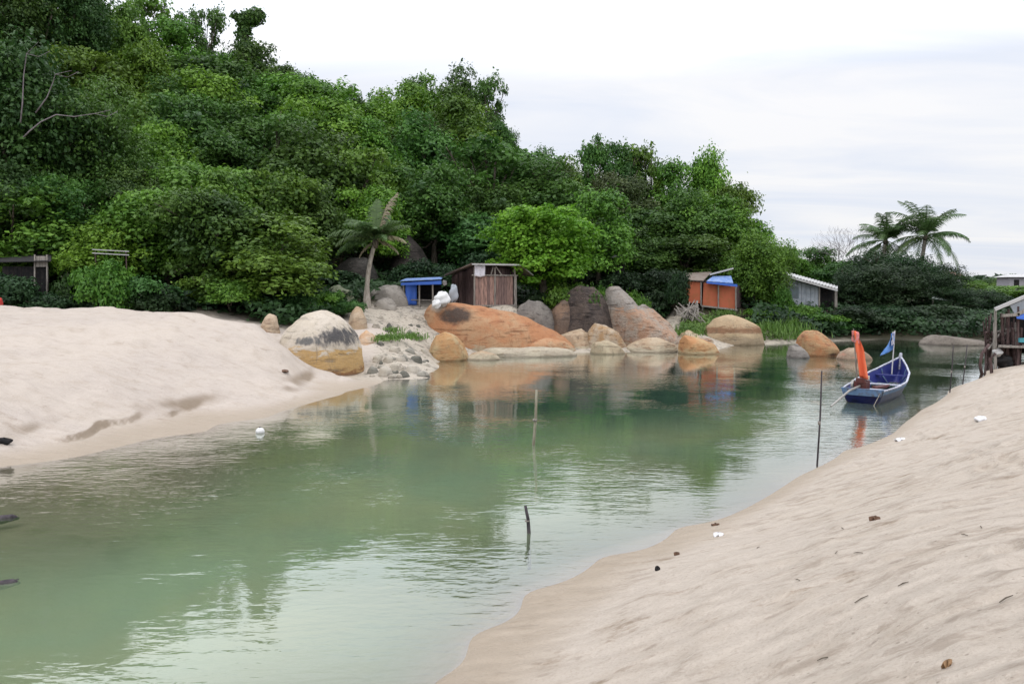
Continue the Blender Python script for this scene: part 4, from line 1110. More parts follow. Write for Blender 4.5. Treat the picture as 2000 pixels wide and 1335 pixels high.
patch_g = {}
def gp(pts, *a):
    for p in pts: patch_g[p] = ground_hit(p[0], p[1], 20)
    grass_patch(pts, *a)
gp([(750, 660), (775, 662), (795, 656), (810, 660), (760, 648)], 1500, .22, 'green grass patch on the pale ground between cream boulder and orange slab', .28)
gp([(1350, 645), (1370, 640), (1390, 630), (1410, 612), (1340, 652)], 1600, .4, 'fresh grass tuft beside the beige domed boulder', .4)
gp([(1490, 640), (1510, 630), (1525, 640), (1500, 615), (1535, 655)], 2600, .6, 'tall grass on the bank beyond the beige domed boulder', .7)

# ------------------------------------------------------------------ buildings
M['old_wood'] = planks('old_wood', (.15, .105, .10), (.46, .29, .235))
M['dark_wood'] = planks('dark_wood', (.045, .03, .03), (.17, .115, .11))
M['grey_wood'] = planks('grey_wood', (.20, .18, .16), (.34, .31, .28))
M['shade'] = paint('shade_and_black', (.012, .012, .013), .95)  # near black: interior shade put into the colour; also for plain black things
M['rust_tin'] = paint('rust_tin', (.20, .165, .14), .7, .6, 3, dirt=(.12, .06, .035))
M['pale_tin'] = paint('pale_tin', (.44, .44, .44), .5, .35, 3, dirt=(.25, .2, .17))
M['white_cloth'] = paint('white_cloth', (.70, .69, .76), .9, .15)
M['blue_tarp'] = paint('blue_tarp', (.045, .13, .50), .45, .15, dirt=(.02, .05, .2))
M['blue_light'] = paint('blue_tarp_light', (.12, .22, .48), .5, .6, dirt=(.5, .55, .65))
M['orange_wall'] = paint('orange_wall', (.43, .12, .062), .85, .75, 3, dirt=(.30, .12, .05))
M['white_wall'] = paint('white_wall', (.36, .39, .43), .8, .6, 2.5, dirt=(.16, .19, .22))
M['teal'] = paint('teal_paint', (.06, .30, .36), .5, .3)
M['white_paint'] = paint('white_paint', (.72, .72, .72), .5, .15)
M['red_roof'] = paint('pink_roof', (.42, .22, .20), .8, .2)
M['far_wall'] = paint('far_wall', (.33, .32, .34), .8, .2)

def seg(mb, A, B, z0a, z0b, ha, hb, n, t=.03, gap=.012, jit=0.0):
    """a wall of n boards from A to B with sloping head"""
    A, B = np.array(A[:2], float), np.array(B[:2], float); d = (B - A); L = np.linalg.norm(d); u = d / L; nrm = np.array([u[1], -u[0]])
    for i in range(n):
        f0, f1 = i / n, (i + 1) / n; fm = (f0 + f1) / 2
        w_ = L / n - gap; h = ha + (hb - ha) * fm + random.uniform(-jit, jit); z0 = z0a + (z0b - z0a) * fm
        c = A + u * L * fm + nrm * random.uniform(-.008, .008)
        mb.box((c[0], c[1], z0 + h / 2), (w_, t, h), rz=atan2(u[1], u[0]))

# -- timber hut
d_h = 39.0
C0 = at(926, 598, d_h); zf = C0[2]
hut = thing('timber_hut', 'weathered timber hut of pinkish brown planks standing on the orange slab', 'hut', C0)
fd = np.array([cos(.5), sin(.5), 0]); sdv = np.array([-sin(.5), cos(.5), 0])
FW, SD, WH, TH = 2.25, 2.6, 1.52, 2.02
A, B_, D_ = C0, C0 + fd * FW, C0 + sdv * SD
E_ = B_ + sdv * SD
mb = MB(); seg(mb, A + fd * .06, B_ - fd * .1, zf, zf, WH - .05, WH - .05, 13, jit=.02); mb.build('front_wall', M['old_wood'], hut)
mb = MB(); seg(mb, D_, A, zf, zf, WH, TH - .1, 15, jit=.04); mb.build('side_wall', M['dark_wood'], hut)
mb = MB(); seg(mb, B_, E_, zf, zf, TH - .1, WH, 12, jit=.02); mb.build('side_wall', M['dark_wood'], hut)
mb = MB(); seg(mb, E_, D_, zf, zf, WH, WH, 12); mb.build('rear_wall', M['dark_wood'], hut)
mb = MB()
for f in (0, .5, 1.0): mb.box(A + fd * FW * f - sdv * .03 + np.array([0, 0, TH / 2 - .15]), (.07, .07, TH + .1), rz=.5)
mb.box(B_ + fd * .06 - sdv * .05 + np.array([0, 0, .55]), (.06, .06, 2.0), rz=.5)
mb.build('corner_post', M['grey_wood'], hut)
mb = MB(); mb.box((A + B_) / 2 - sdv * .05 + np.array([0, 0, WH]), (FW + .3, .05, .06), rz=.5); mb.build('rail', M['grey_wood'], hut); mb = MB(); mb.box((A + B_) / 2 - sdv * .05 + np.array([0, 0, .02]), (FW + .1, .06, .08), rz=.5); mb.build('sill', M['grey_wood'], hut)
mb = MB(); mb.bar(A + fd * FW * .52 - sdv * .06 + np.array([0, 0, TH - .08]), A + fd * FW * .66 - sdv * .06 + np.array([0, 0, WH + .02]), .05); mb.bar(A + fd * FW * .45 - sdv * .06 + np.array([0, 0, TH - .1]), A + fd * FW * .40 - sdv * .06 + np.array([0, 0, WH + .02]), .05); mb.build('brace', M['grey_wood'], hut)
mb = MB(); seg(mb, A + fd * .7 + sdv * .35, B_ - fd * .05 + sdv * .35, zf + WH - .1, zf + WH - .1, TH - WH, TH - WH - .05, 9); mb.build('attic_panel', M['dark_wood'], hut)
rows = []
for i in range(2):
    v = i; row = []
    for j in range(31):
        f = j / 30; p = A - fd * .25 + fd * (FW + .4) * f - sdv * .25 + sdv * (SD + .6) * v
        row.append(p + np.array([0, 0, TH + .06 - .50 * v + .018 * cos(j * pi)]))
    rows.append(row)
mb = MB(); mb.sheet(rows, .015); roof = mb.build('roof', M['rust_tin'], hut)
mb = MB(); mb.box((A + B_) / 2 - sdv * .3 + np.array([0, 0, TH + .02]), (FW + .5, .03, .07), rz=.5); mb.build('fascia', M['pale_tin'], hut)
r0_ = B_ + fd * .15 - sdv * .25 + np.array([0, 0, TH + .05])
mb = MB(); mb.sheet([[r0_, r0_ + sdv * 2.0 - (0, 0, .4)], [r0_ + fd * .75 - (0, 0, .52), r0_ + fd * .75 + sdv * 2.0 - (0, 0, .85)]], .02); mb.build('awning', M['rust_tin'], hut)
mb = MB(); mb.bar(r0_ - sdv * .02, r0_ + fd * .78 - (0, 0, .54) - sdv * .02, .05); mb.bar(r0_ + fd * .3 - (0, 0, .03) + sdv * .6, r0_ + fd * 1.0 - (0, 0, .5) + sdv * .6, .05); mb.build('rafter', M['pale_tin'], hut)
l0 = A - fd * .28 - sdv * .2 + np.array([0, 0, TH + .02])
mb = MB(); mb.sheet([[l0, l0 + sdv * 2.9 - (0, 0, .52)], [l0 - fd * .55 - (0, 0, .22), l0 - fd * .55 + sdv * 2.9 - (0, 0, .70)]], .02); mb.build('awning', M['rust_tin'], hut)
# cloth hanging on the front
g = [[A + fd * (-.02 + .58 * u) - sdv * (.09 + .02 * sin(u * 14 + v * 3)) + np.array([0, 0, TH - .02 - .56 * v + .02 * sin(u * 9)]) for v in np.linspace(0, 1, 8)] for u in np.linspace(0, 1, 14)]
mb = MB(); mb.sheet(g, .006); o = mb.build('hanging_cloth', M['white_cloth'], None, True); props(o, 'pale lilac cloth hanging at the front of the timber hut', 'cloth')
# white sack heap
def lump(name, label, cat, px, py, d, rx, rz_, mat, seed, z0=None):
    c = at(px, py, d); rs = np.random.default_rng(seed)
    n1, n2 = 22, 16; V = []
    for i in range(n2 + 1):
        th = pi * i / n2
        for j in range(n1):
            ph = 2 * pi * j / n1
            v = np.array([sin(th) * cos(ph), sin(th) * sin(ph), cos(th)])
            k = 1 + .16 * sin(3 * ph + seed) * sin(th) + .12 * sin(5 * th + 2 * ph + seed * 2) + .07 * sin(9 * ph + 4 * th)
            V.append(c + v * k * np.array([rx, rx * .8, rz_]))
    mb = MB(); mb.add(V, [(i * n1 + j, i * n1 + (j + 1) % n1, (i + 1) * n1 + (j + 1) % n1, (i + 1) * n1 + j) for i in range(n2) for j in range(n1)])
    o = mb.build(name, mat, None, True); return props(o, label, cat)
lump('sack', 'large white sack slumped on the end of the orange slab', 'sack', 864, 584, 36.6, .34, .32, M['white_paint'], 3)
lump('sack', 'smaller white sack at the foot of the larger one', 'sack', 853, 594, 36.2, .2, .2, M['white_paint'], 5)
lump('bucket', 'small white bucket hanging in the dark beside the timber hut', 'bucket', 868, 552, 40.5, .12, .14, M['white_paint'], 8)
lump('bundle', 'grey blue bundle leaning on the side wall of the timber hut', 'bundle', 886, 574, 38.6, .2, .42, M['white_wall'], 9)

# -- blue hut
bl = at(790, 606, 39.3); bl[2] = hgt(bl[0], 39.3); zb = bl[2]
bh = thing('tarp_shelter', 'small open shelter with blue tarp wall and flat blue roof', 'shelter', bl)
def bp(px, py, d): return at(px, py, d)
mb = MB(); mb.sheet([[bp(781, 549, 38.9), bp(793, 544, 41.2)], [bp(862, 545, 39.1), bp(866, 541, 41.2)]], .03); mb.build('roof', M['blue_light'], bh)
mb = MB(); mb.sheet([[bp(783, 552, 38.88), bp(783, 557, 38.88)], [bp(862, 548, 39.08), bp(862, 555, 39.08)]], .02); mb.build('roof_edge', M['blue_tarp'], bh)
mb = MB(); g = [[bp(792 + 22 * u, 556, 39.1 + .3 * u) * (1 - v) + np.array([bp(792 + 22 * u, 606, 39.1 + .3 * u)[0] + .03 * sin(u * 9), 39.1 + .3 * u + .05 * sin(u * 11 + v * 2), zb - .05]) * v for v in np.linspace(0, 1, 8)] for u in np.linspace(0, 1, 10)]
mb.sheet(g, .012); mb.build('tarp_wall', M['blue_tarp'], bh, True)
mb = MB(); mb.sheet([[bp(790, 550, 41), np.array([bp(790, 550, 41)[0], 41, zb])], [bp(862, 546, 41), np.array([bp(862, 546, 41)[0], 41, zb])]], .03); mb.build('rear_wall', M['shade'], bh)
for px in (819, 845, 788):
    mb = MB(); p = bp(px, 552, 39.15); mb.bar((p[0], 39.15, zb - .4), p, .07); mb.build('post', M['grey_wood'], bh)
mb = MB(); mb.bar(bp(792, 585, 39.3), bp(846, 586, 39.3), .05); mb.build('rail', M['grey_wood'], bh)

# -- orange house
d_o = 46.0
ob_ = at(1330, 600, d_o); ob_[2] = hgt(at(1380, 600, d_o)[0], d_o)
oh = thing('orange_house', 'small orange walled house on grey posts with a blue tarp roof', 'house', ob_)
def ow(px, py, dd=0): return at(px, py, d_o + dd)
def panel(mb, a, b, c, d, t=.05): mb.sheet([[a, d], [b, c]], t)
mb = MB(); panel(mb, ow(1328, 548), ow(1368, 551), ow(1370, 592), ow(1330, 590)); mb.build('wall', M['orange_wall'], oh)
mb = MB(); panel(mb, ow(1374, 552, .1), ow(1436, 557, .1), ow(1436, 603, .1), ow(1372, 597, .1)); mb.build('wall', M['orange_wall'], oh)
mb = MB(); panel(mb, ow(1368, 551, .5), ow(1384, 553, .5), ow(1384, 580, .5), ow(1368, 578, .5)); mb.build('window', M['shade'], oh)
mb = MB(); panel(mb, ow(1436, 558, .1), ow(1452, 556, 3.0), ow(1452, 598, 3.0), ow(1436, 602, .1)); mb.build('side_wall', M['dark_wood'], oh)
mb = MB(); panel(mb, ow(1324, 545, 3), ow(1440, 548, 3), ow(1440, 600, 3), ow(1324, 595, 3)); mb.build('rear_wall', M['dark_wood'], oh)
for px, a, b in ((1369, 550, 596), (1403, 556, 602), (1437, 558, 606), (1329, 546, 592)):
    mb = MB(); mb.bar(ow(px, a, -.04), ow(px, b, -.04), .07); mb.build('stud', M['grey_wood'], oh)
mb = MB(); mb.bar(ow(1370, 597, -.08), ow(1440, 605, -.08), .09); mb.build('sill', M['grey_wood'], oh)
mb = MB(); panel(mb, ow(1380, 549, -.3), ow(1432, 553, -.3), ow(1428, 539, 1.2), ow(1392, 540, 1.2), .04); mb.build('tarp_roof', M['blue_light'], oh)
mb = MB(); panel(mb, ow(1380, 550, -.32), ow(1440, 555, -.32), ow(1440, 560, -.32), ow(1380, 553, -.32), .02); mb.build('tarp_edge', M['blue_tarp'], oh)
mb = MB(); panel(mb, ow(1322, 546, -.2), ow(1374, 548, -.2), ow(1390, 531, 2.4), ow(1335, 534, 2.4), .04); mb.build('roof', M['rust_tin'], oh)
mb = MB(); mb.bar(ow(1386, 536, .9), ow(1432, 524, .9), .09); mb.build('ridge_board', M['pale_tin'], oh)
for px in (1335, 1352, 1372, 1400, 1436):
    mb = MB(); p = ow(px, 594 + (px - 1335) * .1, .1); mb.bar((p[0], p[1], hgt(p[0], p[1]) - .3), p, .09); mb.build('stilt', M['grey_wood'], oh)
# heap of grey sticks
hp = thing('driftwood_heap', 'heap of grey sticks and boards tipped down below the orange house', 'heap', ground_hit(1350, 612, 30))
rs = np.random.default_rng(31)
for i in range(26):
    a = at(rs.uniform(1316, 1368), rs.uniform(586, 606), rs.uniform(43.3, 44.5)); b = at(rs.uniform(1326, 1380), rs.uniform(612, 634), rs.uniform(42.6, 43.6))
    mb = MB(); mb.tube([a, (a + b) / 2 + rs.normal(0, .05, 3), b], [.03, .035, .025], 6); mb.build('stick', M['grey_wood'], hp)

# -- grey shed
d_s = 49.5
sb_ = at(1525, 603, d_s); sb_[2] = hgt(sb_[0], d_s)
sh = thing('grey_shed', 'grey white shed with a sloping metal roof behind the creeper column', 'shed', sb_)
def sw(px, py, dd=0): return at(px, py, d_s + dd)
mb = MB(); n = 9
for i in range(n):
    x0, x1 = 1522 + 78 * i / n, 1522 + 78 * (i + 1) / n
    panel(mb, sw(x0 + .3, 540 + (x0 - 1522) * .27, .01 * (i % 2)), sw(x1 - .3, 540 + (x1 - 1522) * .27, .01 * (i % 2)), sw(x1 - .3, 606, .01 * (i % 2)), sw(x0 + .3, 606, .01 * (i % 2)), .04)
mb.build('front_wall', M['white_wall'], sh)
mb = MB(); panel(mb, sw(1524, 552, -.04), sw(1560, 560, -.04), sw(1560, 582, -.04), sw(1524, 580, -.04), .03); mb.build('window', paint('dull_glass', (.13, .17, .19), .3), sh)
mb = MB(); panel(mb, sw(1601, 560, .4), sw(1628, 562, .4), sw(1628, 606, .4), sw(1601, 606, .4)); mb.build('doorway', M['shade'], sh)
mb = MB(); panel(mb, sw(1522, 536, 3.2), sw(1628, 556, 3.2), sw(1628, 604, 3.2), sw(1522, 604, 3.2)); mb.build('rear_wall', M['dark_wood'], sh)
mb = MB(); mb.bar(sw(1632, 563, -.1), sw(1632, 612, -.1), .16); mb.bar(sw(1600, 560, -.05), sw(1600, 608, -.05), .08); mb.build('corner_post', M['grey_wood'], sh)
top_, bot_ = [], []
for j in range(41):
    f = j / 40; px = 1516 + 120 * f; py = 531 + 33 * f; wv = .025 * cos(j * pi)
    top_.append(sw(px, py, -.5) + (0, 0, wv)); bot_.append(sw(px, py - 2, 3.4) + (0, 0, wv + .12))
mb = MB(); mb.sheet([top_, bot_], .02); mb.build('roof', M['pale_tin'], sh)
mb = MB(); mb.bar(sw(1516, 534, -.53), sw(1636, 567, -.53), .04, .12); mb.build('fascia', M['pale_tin'], sh)
mb = MB(); mb.bar(sw(1522, 606, -.1), sw(1632, 608, -.1), .2, .14); mb.build('floor_beam', M['dark_wood'], sh)

# -- stilt house by the beach
d_t = 28.5
def tw(px, py, dd=0): return at(px, py, d_t + dd)
tb = tw(1962, 722); tb[2] = 0.0
th_ = thing('stilt_house', 'stilt house at the beach edge with a lean-to tin roof and blue tarp', 'house', tb)
mb = MB(); mb.sheet([[tw(1944, 603), tw(1975, 596, 4)], [tw(2100, 535), tw(2120, 540, 4)]], .03); mb.build('roof', M['rust_tin'], th_)
mb = MB(); mb.bar(tw(1943, 604, -.03), tw(2100, 537, -.03), .05, .12); mb.build('fascia', M['pale_tin'], th_)
mb = MB(); panel(mb, tw(1972, 596, .1), tw(2100, 545, .1), tw(2100, 620, .1), tw(1984, 618, .1), .04); mb.build('gable_wall', M['white_wall'], th_)
mb = MB(); panel(mb, tw(1984, 616, -.1), tw(2060, 600, -.1), tw(2060, 632, -.2), tw(1986, 622, -.15), .02); mb.build('tarp', M['blue_tarp'], th_)
mb = MB(); panel(mb, tw(1990, 660, -.05), tw(2100, 655, -.05), tw(2100, 672, -.05), tw(1990, 668, -.05), .08); mb.build('bench', M['teal'], th_)
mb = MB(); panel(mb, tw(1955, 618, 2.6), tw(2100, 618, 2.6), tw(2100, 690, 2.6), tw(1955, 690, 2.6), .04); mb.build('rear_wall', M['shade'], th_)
mb = MB(); mb.sheet([[tw(1950, 676, -.1), tw(1950, 672, 3)], [tw(2110, 680, -.1), tw(2110, 676, 3)]], .08); mb.build('deck', M['grey_wood'], th_)
mb = MB(); mb.bar(tw(1958, 616, -.1), tw(1990, 614, -.1), .1); mb.bar(tw(1986, 614, -.1), tw(2010, 602, -.1), .1); mb.build('beam', M['grey_wood'], th_)
for px, tp_, lean in ((1944, 602, 0), (1956, 612, 6), (1970, 604, -4), (1988, 598, 0), (2020, 590, 0), (1978, 640, 5), (1995, 640, -5), (2040, 590, 0)):
    mb = MB(); a = tw(px, tp_, .1); b = tw(px + lean, 740, .1 + abs(lean) * .1); b[2] = min(b[2], -.2); mb.tube([a, b], [.045, .055], 8); mb.build('stilt', M['grey_wood' if px in (1944, 2020) else 'dark_wood'], th_)
# jetty poles and bent poles beside it
rs = np.random.default_rng(5)
jl = ['bent dark pole arching into the water in front of the stilt house', 'second bent dark pole arching beside the stilt house posts']
for i, (pts, lab) in enumerate((([(1932, 672), (1918, 690), (1914, 712), (1920, 742)], jl[0]), ([(1944, 690), (1934, 700), (1936, 716), (1938, 728)], jl[1]))):
    P0 = [at(a, b, 27.4 - i * .2) for a, b in pts]; P0[-1][2] = min(P0[-1][2], -.15)
    mb = MB(); mb.tube(P0, [.05, .055, .055, .05], 8); props(mb.build('bent_pole', M['dark_wood'], None, True), lab, 'pole')
cl = thing('jetty', 'tumbledown jetty of dark leaning poles against the stilt house', 'jetty', (at(1945, 700, 29.4)[0], 29.4, 0))
for i in range(34):
    px = rs.uniform(1926, 1996); a = at(px + rs.uniform(-10, 10), rs.uniform(606, 670), rs.uniform(29, 31)); b = at(px, 712, rs.uniform(29, 31)); b[2] = -.3
    mb = MB(); mb.tube([a, (a + b) / 2 + rs.normal(0, .04, 3), b], [.025, .032, .035], 7); mb.build('pole', M['dark_wood'] if i % 5 else M['grey_wood'], cl)
for i in range(10):
    a = at(rs.uniform(1925, 1950), rs.uniform(640, 690), 29.2); b = at(rs.uniform(1960, 1990), rs.uniform(640, 690), 30.2)
    mb = MB(); mb.bar(a, b, .06); mb.build('crosspiece', M['grey_wood'] if i % 2 else M['dark_wood'], cl)
lump('net_bundle', 'pale tangled bundle of netting caught on the jetty poles', 'netting', 1948, 688, 28.6, .16, .14, M['pale_tin'], 4)
lump('drum', 'dark drum lying under the deck of the stilt house', 'drum', 1962, 706, 28.7, .3, .22, M['shade'], 6)

# -- plank shack and railing in the shrubs on the mound side
ps = thing('plank_shack', 'dark plank shack half hidden by shrubs above the sand mound', 'shack', (at(50, 590, 30.6)[0], 30.6, hgt(at(50, 590, 30.6)[0], 30.6)))
def kw_(px, py, dd=0): return at(px, py, 30.6 + dd)
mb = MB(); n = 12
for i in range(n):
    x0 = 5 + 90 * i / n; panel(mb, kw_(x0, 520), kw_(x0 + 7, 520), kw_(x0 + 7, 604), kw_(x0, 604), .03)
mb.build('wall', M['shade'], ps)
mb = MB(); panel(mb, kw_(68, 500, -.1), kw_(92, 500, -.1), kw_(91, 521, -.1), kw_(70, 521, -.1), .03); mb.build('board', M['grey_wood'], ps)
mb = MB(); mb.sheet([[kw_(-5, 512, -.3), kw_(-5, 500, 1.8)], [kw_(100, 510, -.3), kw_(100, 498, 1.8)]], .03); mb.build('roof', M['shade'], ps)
for px in (68, 92): mb = MB(); mb.bar(kw_(px, 497, -.14), kw_(px, 606, -.14), .045); mb.build('post', M['grey_wood'], ps)
rl = thing('railing', 'pale double railing bar among the shrubs above the sand crest', 'railing', (at(215, 500, 32)[0], 32, hgt(at(215, 500, 32)[0], 32)))
for py in (488, 495): mb = MB(); mb.bar(at(180, py - 1, 31.0), at(252, py + 3, 31.2), .035); mb.build('bar', M['pale_tin'], rl)
for px in (186, 246): mb = MB(); a = at(px, 490, 31.25); mb.bar((a[0], a[1], hgt(a[0], a[1]) - .2), a, .03); mb.build('post', M['dark_wood'], rl)
lump('red_bag', 'small red bag lying at the very end of the sand mound crest', 'bag', -2, 590, 27.6, .12, .16, paint('red_cloth', (.40, .035, .03), .8), 2)
# small pale roof in the hill gap, pale awning and far houses
o = MB().sheet([[at(1194, 503, 47), at(1192, 499, 48.2)], [at(1222, 501, 47), at(1222, 497, 48.2)]], .04)
sm = thing('hillside_hut', 'tiny hut in the dark forest gap showing only its pale roof', 'hut', (at(1208, 520, 47.5)[0], 47.5, hgt(at(1208, 520, 47.5)[0], 47.5)))
o.build('roof', M['pale_tin'], sm)
b = np.array(sm.location); mb = MB(); mb.box((b[0], 48, (b[2] + at(1208, 503, 48)[2]) / 2), (.75, .8, at(1208, 503, 48)[2] - b[2])); mb.build('wall', M['shade'], sm)
aw = thing('awning_hut', 'low hut with a pale green white awning among the far bank trees', 'hut', (at(1838, 600, 52)[0], 52, hgt(at(1838, 600, 52)[0], 52)))
mb = MB(); top_ = [[at(1818 + 44 * u, 574 + 5 * u, 53.2), at(1820 + 42 * u, 582 + 6 * u, 51)] for u in (0, .5, 1)]; mb.sheet(top_, .04); mb.build('awning', paint('pale_awning', (.55, .62, .58), .6), aw)
mb = MB(); a0 = at(1822, 580, 53); a1 = at(1858, 582, 53); mb.sheet([[a0, (a0[0], 53, 1.0)], [a1, (a1[0], 53, 1.0)]], .05); mb.build('wall', M['dark_wood'], aw)
for px in (1822, 1860): mb = MB(); a = at(px, 584, 51.1); mb.bar((a[0], a[1], .6), a, .08); mb.build('post', M['grey_wood'], aw)

def far_house(label, px0, px1, py0, py1, d, roofpx, roofm, wallm):
    a, b = at(px0, py0, d), at(px1, py1, d); w_ = b[0] - a[0]; zt = a[2]; z0 = 1.0
    o = thing('far_house', label, 'house', ((a[0] + b[0]) / 2, d, z0))
    cx_ = (a[0] + b[0]) / 2
    mb = MB(); mb.box((cx_, d + w_ * .3, (z0 + zt) / 2), (w_, w_ * .6, zt - z0)); mb.build('wall', wallm, o)
    zr = zt + roofpx / F * d
    mb = MB(); e = .08 * w_
    V = [(a[0] - e, d - e, zt), (b[0] + e, d - e, zt), (b[0] + e, d + w_ * .6 + e, zt), (a[0] - e, d + w_ * .6 + e, zt), (a[0] + w_ * .1, d + w_ * .3, zr), (b[0] - w_ * .1, d + w_ * .3, zr)]
    mb.add(V, [(0, 1, 5, 4), (2, 3, 4, 5), (1, 2, 5), (3, 0, 4), (3, 2, 1, 0)]); mb.build('roof', roofm, o)
    for i in range(3):
        mb = MB(); mb.box((a[0] + w_ * (.2 + .3 * i), d - .02, zt - .9), (w_ * .14, .06, 1.1)); mb.build('window', M['shade'], o)
    return o
far_house('far house with a pinkish roof beyond the palms', 1822, 1876, 538, 556, 118, 9, M['red_roof'], M['far_wall'])
far_house('far white house just beside the palm trunk', 1800, 1822, 536, 556, 121, 6, M['pale_tin'], M['far_wall'])
far_house('far pale building showing over the stilt house roof', 1972, 2040, 541, 560, 112, 6, M['pale_tin'], M['far_wall'])
# far treeline
rs = np.random.default_rng(99)
tr = [('dark', 1868, 535), ('mid', 1893, 541), ('dark', 1915, 543), ('dark', 1935, 545), ('mid', 1958, 541), ('dark', 1972, 533), ('dark', 1850, 548), ('dark', 1815, 536), ('dark', 1845, 540), ('mid', 2010, 542)]
for i, (k_, px, top) in enumerate(tr):
    skyline(k_, px, top, 125 + (i * 13) % 40, 44, None)
for r, kind, x, y, z, h in TREES[-len(tr):]:
    r['label'] = 'small distant tree in the row between the palms and the far pale building'; r['group'] = 'distant tree row'
def farxy(rs, n): return rs.uniform(-60, 420, n), rs.uniform(230, 420, n)
props(scatter(50000, farxy, lambda x, y: x > -1e9, 2.2, 1.4, M['leaf_shaded'], 'far_woods', .0, 5.0), 'low band of distant woods along the horizon', 'woods', kind='stuff')

# ------------------------------------------------------------------ boat
S0 = np.array([9.05, 20.45, 0.0]); ax = np.array([.6, .8, 0]); cx_ = np.array([.8, -.6, 0]); BL = 4.6
def bpnt(s, c, z): return S0 + ax * BL * s + cx_ * c + np.array([0, 0, z])
bs = lambda s: np.interp(s, [0, .2, .45, .7, .85, .95, 1], [.50, .60, .66, .52, .31, .13, .02])
shz = lambda s: np.interp(s, [0, .3, .5, .75, .9, 1], [.33, .34, .40, .56, .72, .86])
kez = lambda s: np.interp(s, [0, .6, .85, 1], [-.18, -.2, -.05, .55])
navy = paint('navy_paint', (.016, .020, .075), .5, .8, 9, spec=.5); navy_in = paint('navy_inside', (.022, .03, .16), .45, .3, dirt=(.1, .1, .2))
lblue = paint('pale_blue_paint', (.10, .17, .29), .6, .8, 9); whitep = paint('white_trim', (.44, .46, .54), .6, .75, 10)
boat = thing('fishing_boat', 'small navy blue wooden fishing boat with white gunwale moored in the river', 'boat', S0)
ns = 40; SS = np.linspace(0, 1, ns)
def shell(inset, zt_off, kmin):
    V = []; nk = 17
    for s in SS:
        b_ = max(bs(s) - inset, .004); zt = shz(s) + zt_off; zk = max(kez(s) + inset, kmin)
        for k in range(nk):
            f = -1 + 2 * k / (nk - 1)
            c = b_ * np.sign(f) * abs(f) ** .75; z_ = zk + (zt - zk) * abs(f) ** 2.6
            V.append(bpnt(s, c, z_))
    return V, nk
V, nk = shell(0, 0, -9)
fs = [(i * nk + k, (i + 1) * nk + k, (i + 1) * nk + k + 1, i * nk + k + 1) for i in range(ns - 1) for k in range(nk - 1)]
mb = MB(); mb.add(V, fs + [tuple(range(nk))]); mb.build('hull', navy, boat, True)
V, nk = shell(.035, -.005, -9)
mb = MB(); mb.add(V, [tuple(reversed(f)) for f in fs] + [tuple(reversed(range(nk)))]); mb.build('inner_hull', navy_in, boat, True)
g = []
for s in np.linspace(.01, .86, 24):
    zf_ = .06; b_ = max(bs(s) * (max((zf_ - kez(s)), .02) / (shz(s) - kez(s))) ** (.75 / 2.6) - .02, .02)
    g.append([bpnt(s, -b_, zf_ + max(0, s - .7) * .6), bpnt(s, b_, zf_ + max(0, s - .7) * .6)])
mb = MB(); mb.sheet(g, .02); mb.build('floor_boards', paint('floor_paint', (.10, .09, .11), .6), boat)
for sg in (-1, 1):
    mb = MB(); pts = [bpnt(s, sg * (bs(s) - .005), shz(s) + .012) for s in np.linspace(0, 1, 30)]
    for a, b in zip(pts[:-1], pts[1:]): mb.bar(a, b, .045, .03)
    mb.build('gunwale', whitep, boat)
    mb = MB()
    for i in range(29):
        s0, s1 = i / 29 * .97, (i + 1) / 29 * .97
        def q(s, dz): 
            f = max(0, (shz(s) - dz - kez(s)) / (shz(s) - kez(s))) ** (1 / 2.6)
            return bpnt(s, sg * (bs(s) * f ** .75 + .012), shz(s) - dz)
        mb.add([q(s0, .01), q(s1, .01), q(s1, .10), q(s0, .10)], [(0, 1, 2, 3) if sg > 0 else (3, 2, 1, 0)])
    mb.build('strake', lblue, boat)
mb = MB(); mb.sheet([[bpnt(-.004, -.50, .345), bpnt(-.004, -.46, .20)], [bpnt(-.004, .50, .345), bpnt(-.004, .46, .20)]], .03); mb.build('transom', lblue, boat)
mb = MB(); mb.box(bpnt(.0, 0, .36), (1.04, .07, .04), ax=cx_, ay=ax); mb.build('transom_cap', lblue, boat)
for s, w_, m in ((.30, .22, whitep), (.50, .16, whitep), (.74, .14, navy_in)):
    mb = MB(); mb.box(bpnt(s, 0, shz(s) - .13), (bs(s) * 2 - .12, w_, .03), ax=cx_, ay=ax); mb.build('bench', m, boat)
mb = MB()
for s in (.6, .8):
    for sg in (-1, 1):
        mb = MB(); mb.tube([bpnt(s, sg * (bs(s) - .05), shz(s) - .03), bpnt(s, sg * bs(s) * .75, (shz(s) + .1) * .5), bpnt(s, sg * .1, .09)], .018, 6); mb.build('rib', lblue, boat)
mb = MB(); mb.tube([bpnt(.985, 0, .5), bpnt(1.0, 0, .9), bpnt(1.01, 0, .99)], [.05, .05, .04], 8); mb.build('stem_post', whitep, boat)
nb = MB(); rn = np.random.default_rng(12)
for _ in range(60):
    p = [bpnt(.60 + rn.normal(0, .05), rn.normal(0, .16), .12 + abs(rn.normal(0, .06))) for _ in range(4)]
    nb.tube(p, .014, 5)
props(nb.build('fishing_net', paint('net_green', (.05, .10, .085), .9, .4), None, True), 'tangled dark green fishing net lying in the bow half of the boat', 'net')
rb = MB(); rb.tube([bpnt(.38 + .035 * cos(a_) * (1 - a_ * .01), .30 + .15 * sin(a_) * (1 - a_ * .01), .10 + a_ * .003) for a_ in np.linspace(0, 22, 90)], .014, 6)
props(rb.build('rope_coil', paint('rope_tan', (.34, .27, .18), .9, .3), None, True), 'coil of tan rope on the floor of the boat', 'rope')
